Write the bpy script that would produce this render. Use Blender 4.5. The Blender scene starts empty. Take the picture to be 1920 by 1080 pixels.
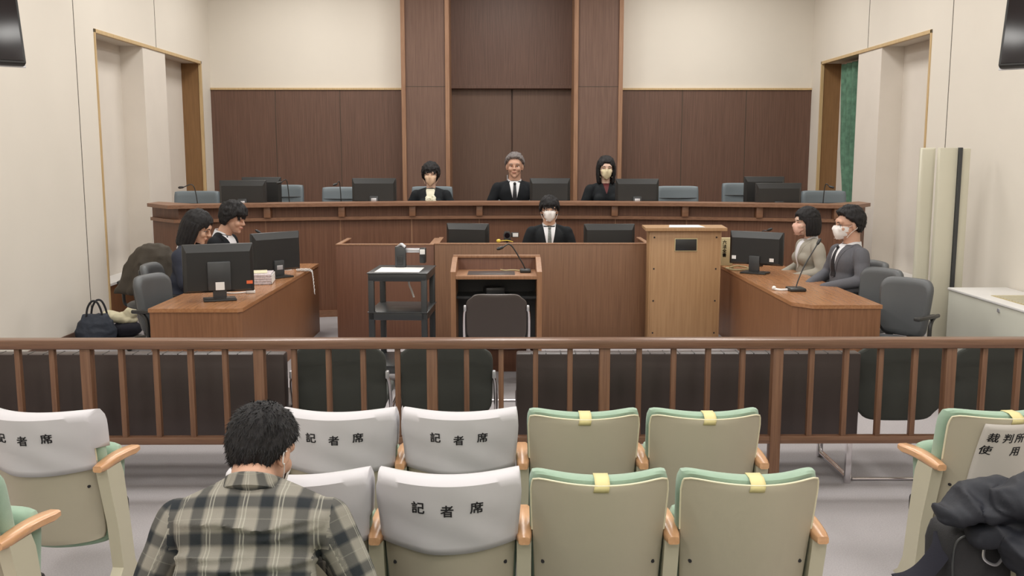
import bpy, bmesh, math, random
from mathutils import Vector, Matrix, Euler, noise
from mathutils.bvhtree import BVHTree
random.seed(7)
C = bpy.context.scene.collection
R = math.radians
V = Vector
PI = math.pi

# ------------------------------------------------------------------ camera, world, lights, exposure
FPX = 1800.0
PITCH = math.atan(250 / 1800)
cam_d = bpy.data.cameras.new('camera')
cam = bpy.data.objects.new('camera', cam_d); C.objects.link(cam)
cam.location = (0, 0, 1.8)
cam.rotation_euler = (PI / 2 - PITCH, 0, -math.atan(12 / 1800))
cam_d.sensor_width = 36; cam_d.lens = 36 * FPX / 1920
cam_d.clip_start = .05; cam_d.clip_end = 60
bpy.context.scene.camera = cam
CM = Matrix.Translation(cam.location) @ cam.rotation_euler.to_matrix().to_4x4()

def W(u, v, y=None, z=None, x=None):
    """real place of a point seen at (u, v) on the plane y=, z= or x="""
    o = cam.location
    d = CM.to_3x3() @ V(((u - 960) / FPX, (540 - v) / FPX, -1))
    if y is not None: t = (y - o.y) / d.y
    elif z is not None: t = (z - o.z) / d.z
    else: t = (x - o.x) / d.x
    return o + d * t

world = bpy.data.worlds.new('world'); bpy.context.scene.world = world
world.use_nodes = True
world.node_tree.nodes['Background'].inputs[0].default_value = (.8, .85, 1, 1)
world.node_tree.nodes['Background'].inputs[1].default_value = .0
vs = bpy.context.scene.view_settings
vs.view_transform = 'Standard'; vs.look = 'None'; vs.gamma = 1; vs.use_curve_mapping = False
vs.exposure = 0.0
LIGHT_W = 39.0            # watts of each luminous ceiling panel
CEIL = 4.5
PANELS = [(x, y) for y in (-2.2, .1, 2.4, 5.3, 7.8, 10.3, 12.6) for x in (-2.7, 0, 2.7)]  # rearmost row is added fill for the seat backs

XL, XR, YF, YB = -4.25, 4.43, 14.15, -3.2

# ------------------------------------------------------------------ materials
def lin(c):
    return tuple(((x / 255) / 12.92 if x / 255 <= .04045 else ((x / 255 + .055) / 1.055) ** 2.4) for x in c) + (1,)

def mat(name, col, rough=.6, metal=0, spec=.5, bump=0, bscale=200, var=0, vscale=3, coat=0, sheen=0):
    m = bpy.data.materials.new(name); m.use_nodes = True
    nt = m.node_tree; b = nt.nodes['Principled BSDF']
    b.inputs['Roughness'].default_value = rough; b.inputs['Metallic'].default_value = metal
    b.inputs['Specular IOR Level'].default_value = spec
    if coat: b.inputs['Coat Weight'].default_value = coat; b.inputs['Coat Roughness'].default_value = .15
    if sheen: b.inputs['Sheen Weight'].default_value = sheen
    tc = nt.nodes.new('ShaderNodeTexCoord')
    n = nt.nodes.new('ShaderNodeTexNoise'); n.inputs['Scale'].default_value = vscale; n.inputs['Detail'].default_value = 4
    nt.links.new(tc.outputs['Object'], n.inputs['Vector'])
    r = nt.nodes.new('ShaderNodeValToRGB')
    c = lin(col); v = max(var, .015)
    r.color_ramp.elements[0].position = .3; r.color_ramp.elements[1].position = .7
    r.color_ramp.elements[0].color = tuple(x * (1 - v) for x in c[:3]) + (1,)
    r.color_ramp.elements[1].color = tuple(min(1, x * (1 + v)) for x in c[:3]) + (1,)
    nt.links.new(n.outputs['Fac'], r.inputs['Fac']); nt.links.new(r.outputs['Color'], b.inputs['Base Color'])
    if bump:
        n2 = nt.nodes.new('ShaderNodeTexNoise'); n2.inputs['Scale'].default_value = bscale; n2.inputs['Detail'].default_value = 3
        nt.links.new(tc.outputs['Object'], n2.inputs['Vector'])
        bp = nt.nodes.new('ShaderNodeBump'); bp.inputs['Strength'].default_value = bump; bp.inputs['Distance'].default_value = .004
        nt.links.new(n2.outputs['Fac'], bp.inputs['Height']); nt.links.new(bp.outputs['Normal'], b.inputs['Normal'])
    return m

def wood(name, c1, c2, scale=(90, 90, 2), rough=.42, spec=.5, contrast=(.35, .65)):
    m = bpy.data.materials.new(name); m.use_nodes = True
    nt = m.node_tree; b = nt.nodes['Principled BSDF']
    b.inputs['Roughness'].default_value = rough; b.inputs['Specular IOR Level'].default_value = spec
    tc = nt.nodes.new('ShaderNodeTexCoord'); mp = nt.nodes.new('ShaderNodeMapping'); mp.inputs['Scale'].default_value = scale
    nt.links.new(tc.outputs['Object'], mp.inputs['Vector'])
    n = nt.nodes.new('ShaderNodeTexNoise'); n.inputs['Scale'].default_value = 1; n.inputs['Detail'].default_value = 5; n.inputs['Roughness'].default_value = .6
    nt.links.new(mp.outputs['Vector'], n.inputs['Vector'])
    r = nt.nodes.new('ShaderNodeValToRGB')
    r.color_ramp.elements[0].position, r.color_ramp.elements[1].position = contrast
    r.color_ramp.elements[0].color = lin(c1); r.color_ramp.elements[1].color = lin(c2)
    nt.links.new(n.outputs['Fac'], r.inputs['Fac']); nt.links.new(r.outputs['Color'], b.inputs['Base Color'])
    bp = nt.nodes.new('ShaderNodeBump'); bp.inputs['Strength'].default_value = .04; bp.inputs['Distance'].default_value = .002
    nt.links.new(n.outputs['Fac'], bp.inputs['Height']); nt.links.new(bp.outputs['Normal'], b.inputs['Normal'])
    return m

M = {}
M['wall'] = mat('wall_cloth', (224, 217, 206), .9, spec=.2, bump=.25, bscale=260, var=.02, vscale=1.2)
M['wallpale'] = mat('wall_cloth_alcove', (222, 214, 204), .9, spec=.2, bump=.2, bscale=260, var=.02)
M['ceil'] = mat('ceiling_board', (236, 234, 228), .9, spec=.2)
M['seam'] = mat('seam_shadow_gap', (70, 62, 52), .8)
M['panel'] = wood('wainscot_veneer', (90, 64, 52), (108, 79, 65), (110, 110, 2.0), .5)
M['pilaster'] = wood('pilaster_veneer', (100, 74, 62), (118, 90, 76), (110, 110, 2.0), .5)
M['recess'] = wood('recess_veneer', (84, 57, 45), (102, 73, 59), (110, 110, 2.0), .5)
M['doorv'] = wood('door_veneer', (92, 68, 55), (104, 80, 66), (110, 110, 2.0), .55)
M['trimw'] = wood('trim_wood', (142, 104, 78), (162, 124, 96), (60, 60, 3), .45)
M['trimpale'] = wood('trim_pale_wood', (188, 160, 116), (206, 178, 134), (60, 60, 3), .45)
M['jamb'] = wood('jamb_wood', (126, 92, 56), (138, 102, 64), (60, 60, 3), .5)
M['bench'] = wood('bench_veneer', (102, 67, 49), (122, 84, 63), (90, 90, 2), .45)
M['benchtop'] = wood('bench_top_wood', (124, 88, 66), (142, 104, 80), (4, 80, 80), .4)
M['desk'] = wood('desk_veneer', (118, 79, 53), (136, 95, 66), (80, 80, 2.5), .45)
M['desktop'] = wood('desk_top_wood', (150, 104, 70), (170, 122, 84), (60, 3, 60), .25, .6)
M['box'] = wood('box_veneer', (110, 78, 56), (130, 95, 70), (120, 120, 2), .5)
M['boxred'] = wood('box_red_veneer', (98, 63, 46), (114, 77, 58), (120, 120, 2), .5)
M['tan'] = wood('tan_laminate', (158, 122, 86), (172, 136, 98), (50, 50, 2), .45)
M['stand'] = wood('witness_stand_wood', (142, 102, 72), (160, 118, 88), (70, 70, 2.5), .42)
M['rail'] = wood('rail_wood', (100, 71, 54), (121, 88, 68), (3, 90, 90), .3, .6)
M['railv'] = wood('rail_post_wood', (102, 71, 53), (124, 90, 68), (90, 90, 3), .42)
M['arm'] = wood('armrest_beech', (196, 148, 108), (212, 166, 126), (60, 8, 60), .28, .6)
M['carpet'] = mat('carpet', (171, 166, 168), .95, spec=.15, bump=.7, bscale=420, var=.09, vscale=140)
M['shell'] = mat('seat_shell_tan', (180, 172, 153), .5, bump=.12, bscale=700)
M['metalcream'] = mat('cream_painted_steel', (196, 190, 168), .35, bump=.03)
M['green'] = mat('green_seat_fabric', (151, 177, 156), .9, spec=.2, bump=.5, bscale=600, var=.04, vscale=30, sheen=.3)
M['rim_highlight'] = mat('cream_rim_highlight', (226, 218, 190), .5)  # pale tone standing for the highlight along the seat shell rim
M['cover'] = mat('white_cover_cloth', (200, 197, 201), .85, spec=.2, bump=.1, bscale=30, sheen=.2)
M['ink'] = mat('black_ink', (34, 32, 36), .8)
M['tape'] = mat('masking_tape', (214, 202, 146), .6)
M['paper'] = mat('white_paper', (226, 224, 222), .8)
M['sheet'] = mat('sign_paper', (196, 190, 184), .6)
M['plastic'] = mat('black_plastic', (38, 38, 38), .38, bump=.05, bscale=500)
M['plastic2'] = mat('dark_grey_plastic', (58, 60, 62), .35)
M['screen'] = mat('dark_screen', (26, 20, 22), .2)
M['silver'] = mat('silver_metal', (200, 200, 205), .3, metal=.6)
M['chrome'] = mat('chrome', (225, 222, 224), .12, metal=1)
M['blackmetal'] = mat('black_painted_metal', (50, 52, 54), .35, bump=.03)
M['leather'] = mat('dark_brown_leather', (62, 52, 50), .4, bump=.12, bscale=350)
M['leatherlt'] = mat('brown_grey_vinyl', (68, 60, 57), .42, bump=.1, bscale=350)
M['dkgreen'] = mat('dark_green_fabric', (62, 64, 60), .85, bump=.2, bscale=500)
M['greych'] = mat('grey_vinyl', (92, 96, 100), .5, bump=.12, bscale=350)
M['greych2'] = mat('dark_grey_vinyl', (82, 84, 86), .48, bump=.12, bscale=350)
M['bluech'] = mat('blue_grey_vinyl', (106, 116, 122), .5, bump=.1, bscale=350)
M['white'] = mat('white_plastic', (228, 226, 224), .4)
M['cream'] = mat('cream_enamel', (208, 204, 186), .35)
M['radiator'] = mat('radiator_enamel', (202, 202, 190), .35)
M['orange'] = mat('orange_label', (222, 104, 60), .5)
M['yellow'] = mat('yellow_plastic', (214, 190, 70), .5)
M['suitblack'] = mat('black_suit_cloth', (26, 29, 33), .85, spec=.25, bump=.2, bscale=500)
M['suitblack2'] = mat('black_robe_cloth', (22, 26, 30), .8, spec=.3, bump=.2, bscale=500)
M['suitnavy'] = mat('navy_cloth', (40, 44, 58), .85, bump=.2, bscale=500)
M['suitgrey'] = mat('grey_suit_cloth', (88, 88, 94), .85, bump=.25, bscale=500, var=.05, vscale=120)
M['suitlight'] = mat('light_grey_suit_cloth', (158, 152, 140), .85, bump=.2, bscale=500)
M['shirtw'] = mat('white_shirt', (226, 226, 230), .8)
M['tieblack'] = mat('black_tie', (28, 28, 34), .6)
M['tiegrey'] = mat('grey_tie', (110, 114, 112), .6, var=.4, vscale=90)
M['redblouse'] = mat('dark_red_blouse', (92, 34, 36), .7)
M['skin'] = mat('skin', (208, 168, 144), .5, bump=.05, bscale=300, var=.03, vscale=20)
M['skin2'] = mat('skin_fair', (220, 186, 166), .5, var=.03, vscale=20)
M['skin3'] = mat('skin_tan', (200, 157, 134), .5, bump=.05, bscale=300, var=.04, vscale=20)
M['lip'] = mat('lips', (176, 104, 92), .5)
M['eyew'] = mat('eye_white', (226, 222, 218), .3)
M['iris'] = mat('dark_iris', (30, 22, 20), .2)
M['brow'] = mat('eyebrow_hair', (44, 36, 34), .8)
def hairmat(name, c1, c2, rough):
    m = wood(name, c1, c2, (150, 150, 22), rough, .35, (.3, .7))
    for n in m.node_tree.nodes:
        if n.type == 'BUMP': n.inputs['Strength'].default_value = .8; n.inputs['Distance'].default_value = .006
    return m
M['hair'] = hairmat('black_hair', (14, 13, 14), (34, 31, 33), .62)
M['hairgrey'] = hairmat('grey_hair', (70, 64, 64), (142, 134, 132), .6)
M['mask'] = mat('white_mask_cloth', (232, 228, 226), .8)
M['glassframe'] = mat('glasses_frame', (30, 28, 30), .3)
M['coatbrown'] = mat('dark_olive_coat', (62, 55, 46), .8, bump=.3, bscale=90)
M['coatblack'] = mat('black_coat_nylon', (34, 36, 44), .62, spec=.35, bump=.25, bscale=60)
M['bagblack'] = mat('black_bag_canvas', (34, 34, 38), .65, bump=.3, bscale=200)
M['bagnavy'] = mat('dark_quilted_fabric', (48, 54, 66), .7, bump=.6, bscale=60)
M['bagcream'] = mat('cream_cotton', (216, 208, 178), .85, bump=.3, bscale=30)
M['navycloth'] = mat('navy_wool', (26, 26, 38), .9, bump=.2)
M['bookbox'] = mat('beige_slipcase', (196, 182, 142), .7)
M['pages'] = mat('printed_pages', (196, 184, 186), .8, var=.3, vscale=60)
M['mesh'] = mat('grille_cream', (186, 172, 132), .6)
M['trousers'] = mat('dark_trousers', (44, 44, 48), .9)
M['shoe'] = mat('black_shoe', (26, 24, 24), .35)
M['lens'] = mat('camera_lens_glass', (14, 14, 22), .08)
M['blouse'] = mat('cream_blouse', (232, 228, 206), .7)

# curtain with a leafy damask pattern
def curtain_mat():
    m = mat('green_damask_curtain', (86, 122, 100), .8, bump=.3, bscale=60, var=.3, vscale=14)
    return m
M['curtain'] = curtain_mat()

def plaid():
    m = bpy.data.materials.new('plaid_flannel'); m.use_nodes = True
    nt = m.node_tree; b = nt.nodes['Principled BSDF']; b.inputs['Roughness'].default_value = .9
    b.inputs['Specular IOR Level'].default_value = .2
    uv = nt.nodes.new('ShaderNodeUVMap'); uv.uv_map = 'UVMap'
    sp = nt.nodes.new('ShaderNodeSeparateXYZ'); nt.links.new(uv.outputs[0], sp.inputs[0])
    def mth(op, a, c=None, clamp=False):
        n = nt.nodes.new('ShaderNodeMath'); n.operation = op; n.use_clamp = clamp
        for i, k in enumerate((a, c)):
            if k is None: continue
            if isinstance(k, (int, float)): n.inputs[i].default_value = k
            else: nt.links.new(k, n.inputs[i])
        return n.outputs[0]
    def band(src, per, ph, half, soft):
        t = mth('FRACT', mth('ADD', mth('DIVIDE', src, per), ph))
        d = mth('ABSOLUTE', mth('SUBTRACT', t, .5))
        return mth('SUBTRACT', 1, mth('DIVIDE', mth('SUBTRACT', d, half), soft), True)   # 1 inside the band
    def clampm(x): return mth('MULTIPLY', x, 1.0, True)
    vx, vz = sp.outputs['X'], sp.outputs['Y']
    wv = clampm(band(vx, .088, .18, .15, .09)); wh = clampm(band(vz, .094, .12, .12, .10))
    lv = clampm(mth('ADD', clampm(band(vx, .088, .52, .012, .01)), clampm(band(vx, .088, .62, .012, .01))))
    lh = clampm(band(vz, .094, .6, .008, .01))
    dark = mth('MULTIPLY', mth('ADD', wv, wh), .5, True)
    mx = nt.nodes.new('ShaderNodeMix'); mx.data_type = 'RGBA'
    ramp = nt.nodes.new('ShaderNodeValToRGB')
    e = ramp.color_ramp.elements
    e[0].position = 0; e[0].color = lin((138, 134, 125)); e[1].position = 1; e[1].color = lin((42, 46, 50))
    x = e.new(.5); x.color = lin((86, 85, 82))
    nt.links.new(dark, ramp.inputs[0])
    nt.links.new(mth('MULTIPLY', mth('ADD', lv, mth('MULTIPLY', lh, .3)), .5, True), mx.inputs[0])
    nt.links.new(ramp.outputs[0], mx.inputs[6]); mx.inputs[7].default_value = lin((178, 176, 164))
    nt.links.new(mx.outputs[2], b.inputs['Base Color'])
    tc = nt.nodes.new('ShaderNodeTexCoord')
    n2 = nt.nodes.new('ShaderNodeTexNoise'); n2.inputs['Scale'].default_value = 500
    nt.links.new(tc.outputs['Object'], n2.inputs['Vector'])
    bp = nt.nodes.new('ShaderNodeBump'); bp.inputs['Strength'].default_value = .25; bp.inputs['Distance'].default_value = .003
    nt.links.new(n2.outputs['Fac'], bp.inputs['Height']); nt.links.new(bp.outputs['Normal'], b.inputs['Normal'])
    return m
M['plaid'] = plaid()

# ------------------------------------------------------------------ mesh helpers
def NB(): return bmesh.new()

def box(bm, c, s, rot=None, bev=0.0, seg=2, mi=0):
    r = bmesh.ops.create_cube(bm, size=1)
    vs_ = r['verts']
    bmesh.ops.scale(bm, vec=s, verts=vs_)
    if bev:
        es = list({e for v in vs_ for e in v.link_edges})
        q = bmesh.ops.bevel(bm, geom=es, offset=min(bev, min(s) * .45), segments=seg, affect='EDGES', profile=.5)
        vs_ = list({v for f in q['faces'] for v in f.verts} | {v for v in vs_ if v.is_valid})
    if rot is not None:
        bmesh.ops.rotate(bm, cent=(0, 0, 0), matrix=(Euler(rot).to_matrix() if not isinstance(rot, Matrix) else rot), verts=vs_)
    bmesh.ops.translate(bm, vec=c, verts=vs_)
    if mi:
        for f in {f for v in vs_ for f in v.link_faces}: f.material_index = mi
    return vs_

def b2(bm, x0, x1, y0, y1, z0, z1, bev=0.0, mi=0):
    return box(bm, ((x0 + x1) / 2, (y0 + y1) / 2, (z0 + z1) / 2), (abs(x1 - x0), abs(y1 - y0), abs(z1 - z0)), None, bev, 2, mi)

def loft(bm, rings, closed=True, caps=True, mi=0):
    vr = [[bm.verts.new(p) for p in r] for r in rings]
    n = len(rings[0]); fs = []
    for a, b in zip(vr, vr[1:]):
        for i in range(n if closed else n - 1):
            j = (i + 1) % n
            fs.append(bm.faces.new((a[i], a[j], b[j], b[i])))
    if caps:
        fs.append(bm.faces.new(list(reversed(vr[0])))); fs.append(bm.faces.new(vr[-1]))
    for f in fs: f.material_index = mi
    return [v for r in vr for v in r]

def frames(pts):
    pts = [V(p) for p in pts]; out = []
    t0 = (pts[1] - pts[0]).normalized()
    up = V((0, 0, 1)) if abs(t0.z) < .9 else V((0, 1, 0))
    n = (up - t0 * up.dot(t0)).normalized()
    for i, p in enumerate(pts):
        if i == 0: t = t0
        elif i == len(pts) - 1: t = (pts[i] - pts[i - 1]).normalized()
        else: t = ((pts[i + 1] - pts[i]).normalized() + (pts[i] - pts[i - 1]).normalized()).normalized()
        n = (n - t * n.dot(t)).normalized()
        out.append((p, n, t.cross(n)))
    return out

def tube(bm, pts, r, n=10, rb=None, mi=0, caps=True):
    fr = frames(pts); rings = []
    for i, (p, a, b) in enumerate(fr):
        ra = r[i] if isinstance(r, (list, tuple)) else r
        rr = (rb[i] if isinstance(rb, (list, tuple)) else rb) if rb is not None else ra
        rings.append([p + a * (ra * math.cos(2 * PI * k / n)) + b * (rr * math.sin(2 * PI * k / n)) for k in range(n)])
    return loft(bm, rings, True, caps, mi)

def smooth_path(pts, sub=6):
    pts = [V(p) for p in pts]; P = [pts[0] * 2 - pts[1]] + pts + [pts[-1] * 2 - pts[-2]]; out = []
    for i in range(1, len(P) - 2):
        for k in range(sub):
            t = k / sub
            out.append(.5 * ((2 * P[i]) + (P[i + 1] - P[i - 1]) * t + (2 * P[i - 1] - 5 * P[i] + 4 * P[i + 1] - P[i + 2]) * t * t
                             + (3 * P[i] - P[i - 1] - 3 * P[i + 1] + P[i + 2]) * t ** 3))
    out.append(pts[-1]); return out

def ell(bm, c, r, n=20, m=12, rot=None, mi=0):
    if isinstance(r, (int, float)): r = (r, r, r)
    q = bmesh.ops.create_uvsphere(bm, u_segments=n, v_segments=m, radius=1)['verts']
    bmesh.ops.scale(bm, vec=r, verts=q)
    if rot is not None: bmesh.ops.rotate(bm, cent=(0, 0, 0), matrix=(Euler(rot).to_matrix() if not isinstance(rot, Matrix) else rot), verts=q)
    bmesh.ops.translate(bm, vec=c, verts=q)
    if mi:
        for f in {f for v in q for f in v.link_faces}: f.material_index = mi
    return q

def capsule(bm, a, b, ra, rb, n=16, flat=1.0):
    """round-ended tapered limb"""
    a, b = V(a), V(b)
    ell(bm, a, ra, n, 10); ell(bm, b, rb, n, 10)
    if (b - a).length > 1e-4: tube(bm, [a, b], [ra, rb], n)

def cyl(bm, a, b, r, n=16, r2=None, mi=0):
    return tube(bm, [a, b], [r, r if r2 is None else r2], n, mi=mi)

def slab(bm, hw, z0, z1, t, bend=0, tilt=0, k=.06, edge=.012, nx=18, nz=14, y0=0, hw2=None, vb=0, mi=0, ex=8):
    """upright cushion-like slab: half width hw (bottom hw2), thickness t towards +Y, bent about Z, tilted, with rounded corners and edges"""
    hw2 = hw if hw2 is None else hw2
    zc, hz = (z0 + z1) / 2, (z1 - z0) / 2
    def S(a, b, off, ins):
        w = hw2 + (hw - hw2) * (b + 1) / 2
        A = a * (1 - k * abs(b) ** ex); B = b * (1 - k * abs(a) ** ex * (w / hz if w < hz else 1))
        x = A * (w - ins); z = zc + B * (hz - ins)
        y = y0 - bend * (1 - A * A) + tilt * (z1 - z) / (z1 - z0) - vb * (1 - B * B) + off
        return V((x, y, z))
    layers = [(0, edge), (edge * .35, edge * .3), (edge, 0), (t - edge, 0), (t - edge * .35, edge * .3), (t, edge)]
    def grid(off, ins): return [[bm.verts.new(S(-1 + 2 * i / nx, -1 + 2 * j / nz, off, ins)) for i in range(nx + 1)] for j in range(nz + 1)]
    def loop(g):
        return g[0][:] + [g[j][nx] for j in range(1, nz + 1)] + [g[nz][i] for i in range(nx - 1, -1, -1)] + [g[j][0] for j in range(nz - 1, 0, -1)]
    params = [(-1 + 2 * i / nx, -1) for i in range(nx + 1)] + [(1, -1 + 2 * j / nz) for j in range(1, nz + 1)] + \
             [(-1 + 2 * i / nx, 1) for i in range(nx - 1, -1, -1)] + [(-1, -1 + 2 * j / nz) for j in range(nz - 1, 0, -1)]
    g0 = grid(*layers[0]); g1 = grid(*layers[-1]); fs = []
    for j in range(nz):
        for i in range(nx):
            fs.append(bm.faces.new((g0[j][i], g0[j][i + 1], g0[j + 1][i + 1], g0[j + 1][i])))
            fs.append(bm.faces.new((g1[j][i], g1[j + 1][i], g1[j + 1][i + 1], g1[j][i + 1])))
    prev = loop(g0)
    for L in layers[1:-1] + [None]:
        cur = loop(g1) if L is None else [bm.verts.new(S(a, b, *L)) for a, b in params]
        for i in range(len(cur)):
            j = (i + 1) % len(cur)
            fs.append(bm.faces.new((prev[i], cur[i], cur[j], prev[j])))
        prev = cur
    for f in fs: f.material_index = mi
    return S

def OBJ(name, bm, mats, parent=None, loc=(0, 0, 0), rotz=0, smooth=True, angle=40):
    bmesh.ops.recalc_face_normals(bm, faces=bm.faces)
    me = bpy.data.meshes.new(name); bm.to_mesh(me); bm.free()
    if not isinstance(mats, (list, tuple)): mats = [mats]
    for m in mats: me.materials.append(M[m] if isinstance(m, str) else m)
    if smooth:
        me.polygons.foreach_set('use_smooth', [True] * len(me.polygons))
        me.set_sharp_from_angle(angle=R(angle))
    o = bpy.data.objects.new(name, me); C.objects.link(o)
    o.location = loc; o.rotation_euler = (0, 0, rotz)
    if parent is not None: o.parent = parent
    return o

def thing(name, label, cat, loc=(0, 0, 0), rotz=0, group=None, scale=1):
    o = bpy.data.objects.new(name, None); C.objects.link(o); o.empty_display_size = .1
    o.location = loc; o.rotation_euler = (0, 0, rotz); o.scale = (scale,) * 3
    o['label'] = label; o['category'] = cat
    if group: o['group'] = group
    return o

def tag(o, label, cat, group=None, kind=None):
    o['label'] = label; o['category'] = cat
    if group: o['group'] = group
    if kind: o['kind'] = kind
    return o

def struct(name, bm, m, parent=None, label=None, cat=None, smooth=False):
    o = OBJ(name, bm, m, parent, smooth=smooth)
    if parent is None:
        o['kind'] = 'structure'; o['label'] = label; o['category'] = cat
    return o

def dup(root, loc, rotz, label, name=None):
    def cp(o, par):
        c = o.copy(); C.objects.link(c)
        if par is not None: c.parent = par
        for ch in list(o.children): cp(ch, c)
        return c
    r = cp(root, None); r.location = loc; r.rotation_euler = (0, 0, rotz); r['label'] = label
    return r

def remesh(bm, voxel, it=4, fac=.5):
    me = bpy.data.meshes.new('t'); bmesh.ops.recalc_face_normals(bm, faces=bm.faces); bm.to_mesh(me); bm.free()
    o = bpy.data.objects.new('t', me); C.objects.link(o)
    m = o.modifiers.new('r', 'REMESH'); m.mode = 'VOXEL'; m.voxel_size = voxel; m.use_smooth_shade = True
    s = o.modifiers.new('s', 'SMOOTH'); s.iterations = it; s.factor = fac
    dg = bpy.context.evaluated_depsgraph_get(); dg.update()
    ev = o.evaluated_get(dg); out = bmesh.new(); out.from_mesh(ev.to_mesh()); ev.to_mesh_clear()
    bpy.data.objects.remove(o); bpy.data.meshes.remove(me)
    return out

def textmesh(s, size, bold=0.0, align='CENTER'):
    cu = bpy.data.curves.new('t', 'FONT'); cu.body = s; cu.size = size; cu.align_x = align; cu.align_y = 'CENTER'
    cu.offset = bold; cu.resolution_u = 3
    o = bpy.data.objects.new('t', cu); C.objects.link(o)
    dg = bpy.context.evaluated_depsgraph_get(); dg.update()
    ev = o.evaluated_get(dg); bm = bmesh.new(); bm.from_mesh(ev.to_mesh()); ev.to_mesh_clear()
    bpy.data.objects.remove(o); bpy.data.curves.remove(cu)
    bmesh.ops.triangulate(bm, faces=bm.faces)
    return bm
def boldtext(s, size, w):
    out = NB()
    for dx, dy in ((0, 0), (w, 0), (-w, 0), (0, w * .7), (0, -w * .7)):
        b = textmesh(s, size); bmesh.ops.translate(b, vec=(dx, dy, 0), verts=b.verts)
        me = bpy.data.meshes.new('t'); b.to_mesh(me); b.free(); out.from_mesh(me); bpy.data.meshes.remove(me)
    return out

def thicken(bm, vec):
    r = bmesh.ops.extrude_face_region(bm, geom=list(bm.faces))
    bmesh.ops.translate(bm, vec=vec, verts=[g for g in r['geom'] if isinstance(g, bmesh.types.BMVert)])

def patch(bvh, xl, xr, z0, z1, Mx=None, off=.004, thick=.004, nx=8, nz=14, sign=-1, zf=None):
    """cloth patch laid on a surface: seen from -Y of frame Mx between curves xl(t), xr(t), t from z0 to z1"""
    Mx = Mx or Matrix(); bm = NB(); d = (Mx.to_3x3() @ V((0, -sign, 0))).normalized(); g = []
    last = None
    for j in range(nz + 1):
        row = []; t = j / nz; z = z0 + (z1 - z0) * t
        a, b = xl(t), xr(t)
        for i in range(nx + 1):
            x = a + (b - a) * i / nx
            zz = z + (zf(i / nx, t) if zf else 0)
            o = Mx @ V((x, sign * 1.0, zz)); h = bvh.ray_cast(o, d)
            p = h[0] - d * off if h[0] is not None else (last.copy() if last is not None else o + d * .9)
            last = p; row.append(p)
        g.append(row)
    va = [[bm.verts.new(p) for p in r] for r in g]; vb = [[bm.verts.new(p + d * (off + thick)) for p in r] for r in g]
    for j in range(nz):
        for i in range(nx):
            bm.faces.new((va[j][i], va[j][i + 1], va[j + 1][i + 1], va[j + 1][i]))
            bm.faces.new((vb[j][i], vb[j + 1][i], vb[j + 1][i + 1], vb[j][i + 1]))
    for j in range(nz):
        for i in (0, nx): bm.faces.new((va[j][i], va[j + 1][i], vb[j + 1][i], vb[j][i]))
    for i in range(nx):
        for j in (0, nz): bm.faces.new((va[j][i], va[j][i + 1], vb[j][i + 1], vb[j][i]))
    return bm

# ------------------------------------------------------------------ ROOM
bm = NB(); b2(bm, XL - .4, XR + .4, YB - .2, YF + .6, -.1, 0)
struct('floor', bm, 'carpet', label='pale grey carpet floor of the courtroom', cat='floor')
bm = NB(); b2(bm, XL - .4, XR + .4, YB - .2, YF + .6, CEIL, CEIL + .1)
struct('ceiling', bm, 'ceil', label='white ceiling above the courtroom', cat='ceiling')

NY0, NY1, NZ = 10.2, 13.72, 3.06     # alcove span along y, top
def side_wall(name, X, s, label):
    """s = -1 left, +1 right; the alcove is let into the wall"""
    T = .3; bm = NB()
    def q(y0, y1, z0, z1): b2(bm, X, X + s * T, y0, y1, z0, z1)
    q(YB, NY0, 0, CEIL); q(NY1, YF + .5, 0, CEIL); q(NY0, NY1, NZ, CEIL)
    q(NY0, NY1, 0, .01)
    w = struct(name, bm, 'wall', label=label, cat='wall')
    # alcove back board, pillar, sill, jambs
    side = 'left' if s < 0 else 'right'
    bm = NB(); b2(bm, X + s * .27, X + s * .32, NY0 - .01, NY1 + .01, 0, NZ + .01)
    struct('alcove_back', bm, 'wallpale', w)
    pa, pb = (11.55, 12.3)
    bm = NB(); b2(bm, X + s * .002, X + s * .28, pa, pb, .0, NZ)
    struct('pillar', bm, 'wallpale', w)
    bm = NB(); b2(bm, X + s * .015, X + s * .27, NY0 + .03, pa, .0, .40)
    struct('sill_panel', bm, 'desk', w)
    bm = NB(); b2(bm, X - s * .01, X + s * .27, NY0 + .03, pa, .40, .43, .004)
    struct('sill_board', bm, 'white', w)
    bm = NB(); b2(bm, X + s * .02, X + s * .27, NY1 - .02, NY1 + .005, 0, NZ)
    struct('far_jamb', bm, 'jamb', w)
    bm = NB(); e = .03
    b2(bm, X - s * .012, X + s * .03, NY0 - .0, NY0 + e, 0, NZ + e, .003)
    b2(bm, X - s * .012, X + s * .03, NY1 - e, NY1, 0, NZ + e, .003)
    b2(bm, X - s * .012, X + s * .03, NY0, NY1, NZ - .01, NZ + e, .003)
    struct('alcove_trim', bm, 'trimpale', w)
    # shadow gaps between the wall boards
    bm = NB()
    for y, z0 in ((9.75, .1), (12.0, NZ + e), (6.6, .1), (3.5, .1), (.4, .1)):
        b2(bm, X - s * .0015, X + s * .01, y - .006, y + .006, z0, CEIL)
    struct('board_seam', bm, 'seam', w)
    bm = NB(); b2(bm, X - s * .012, X, YB, NY0, 0, .07, .003)
    struct('baseboard_' + side, bm, 'doorv', label='dark low skirting along the %s wall' % side, cat='baseboard')
    return w
side_wall('wall_left', XL, -1, 'cream cloth-covered left wall with a tall alcove')
side_wall('wall_right', XR, 1, 'cream cloth-covered right wall with a curtained alcove')

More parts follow.
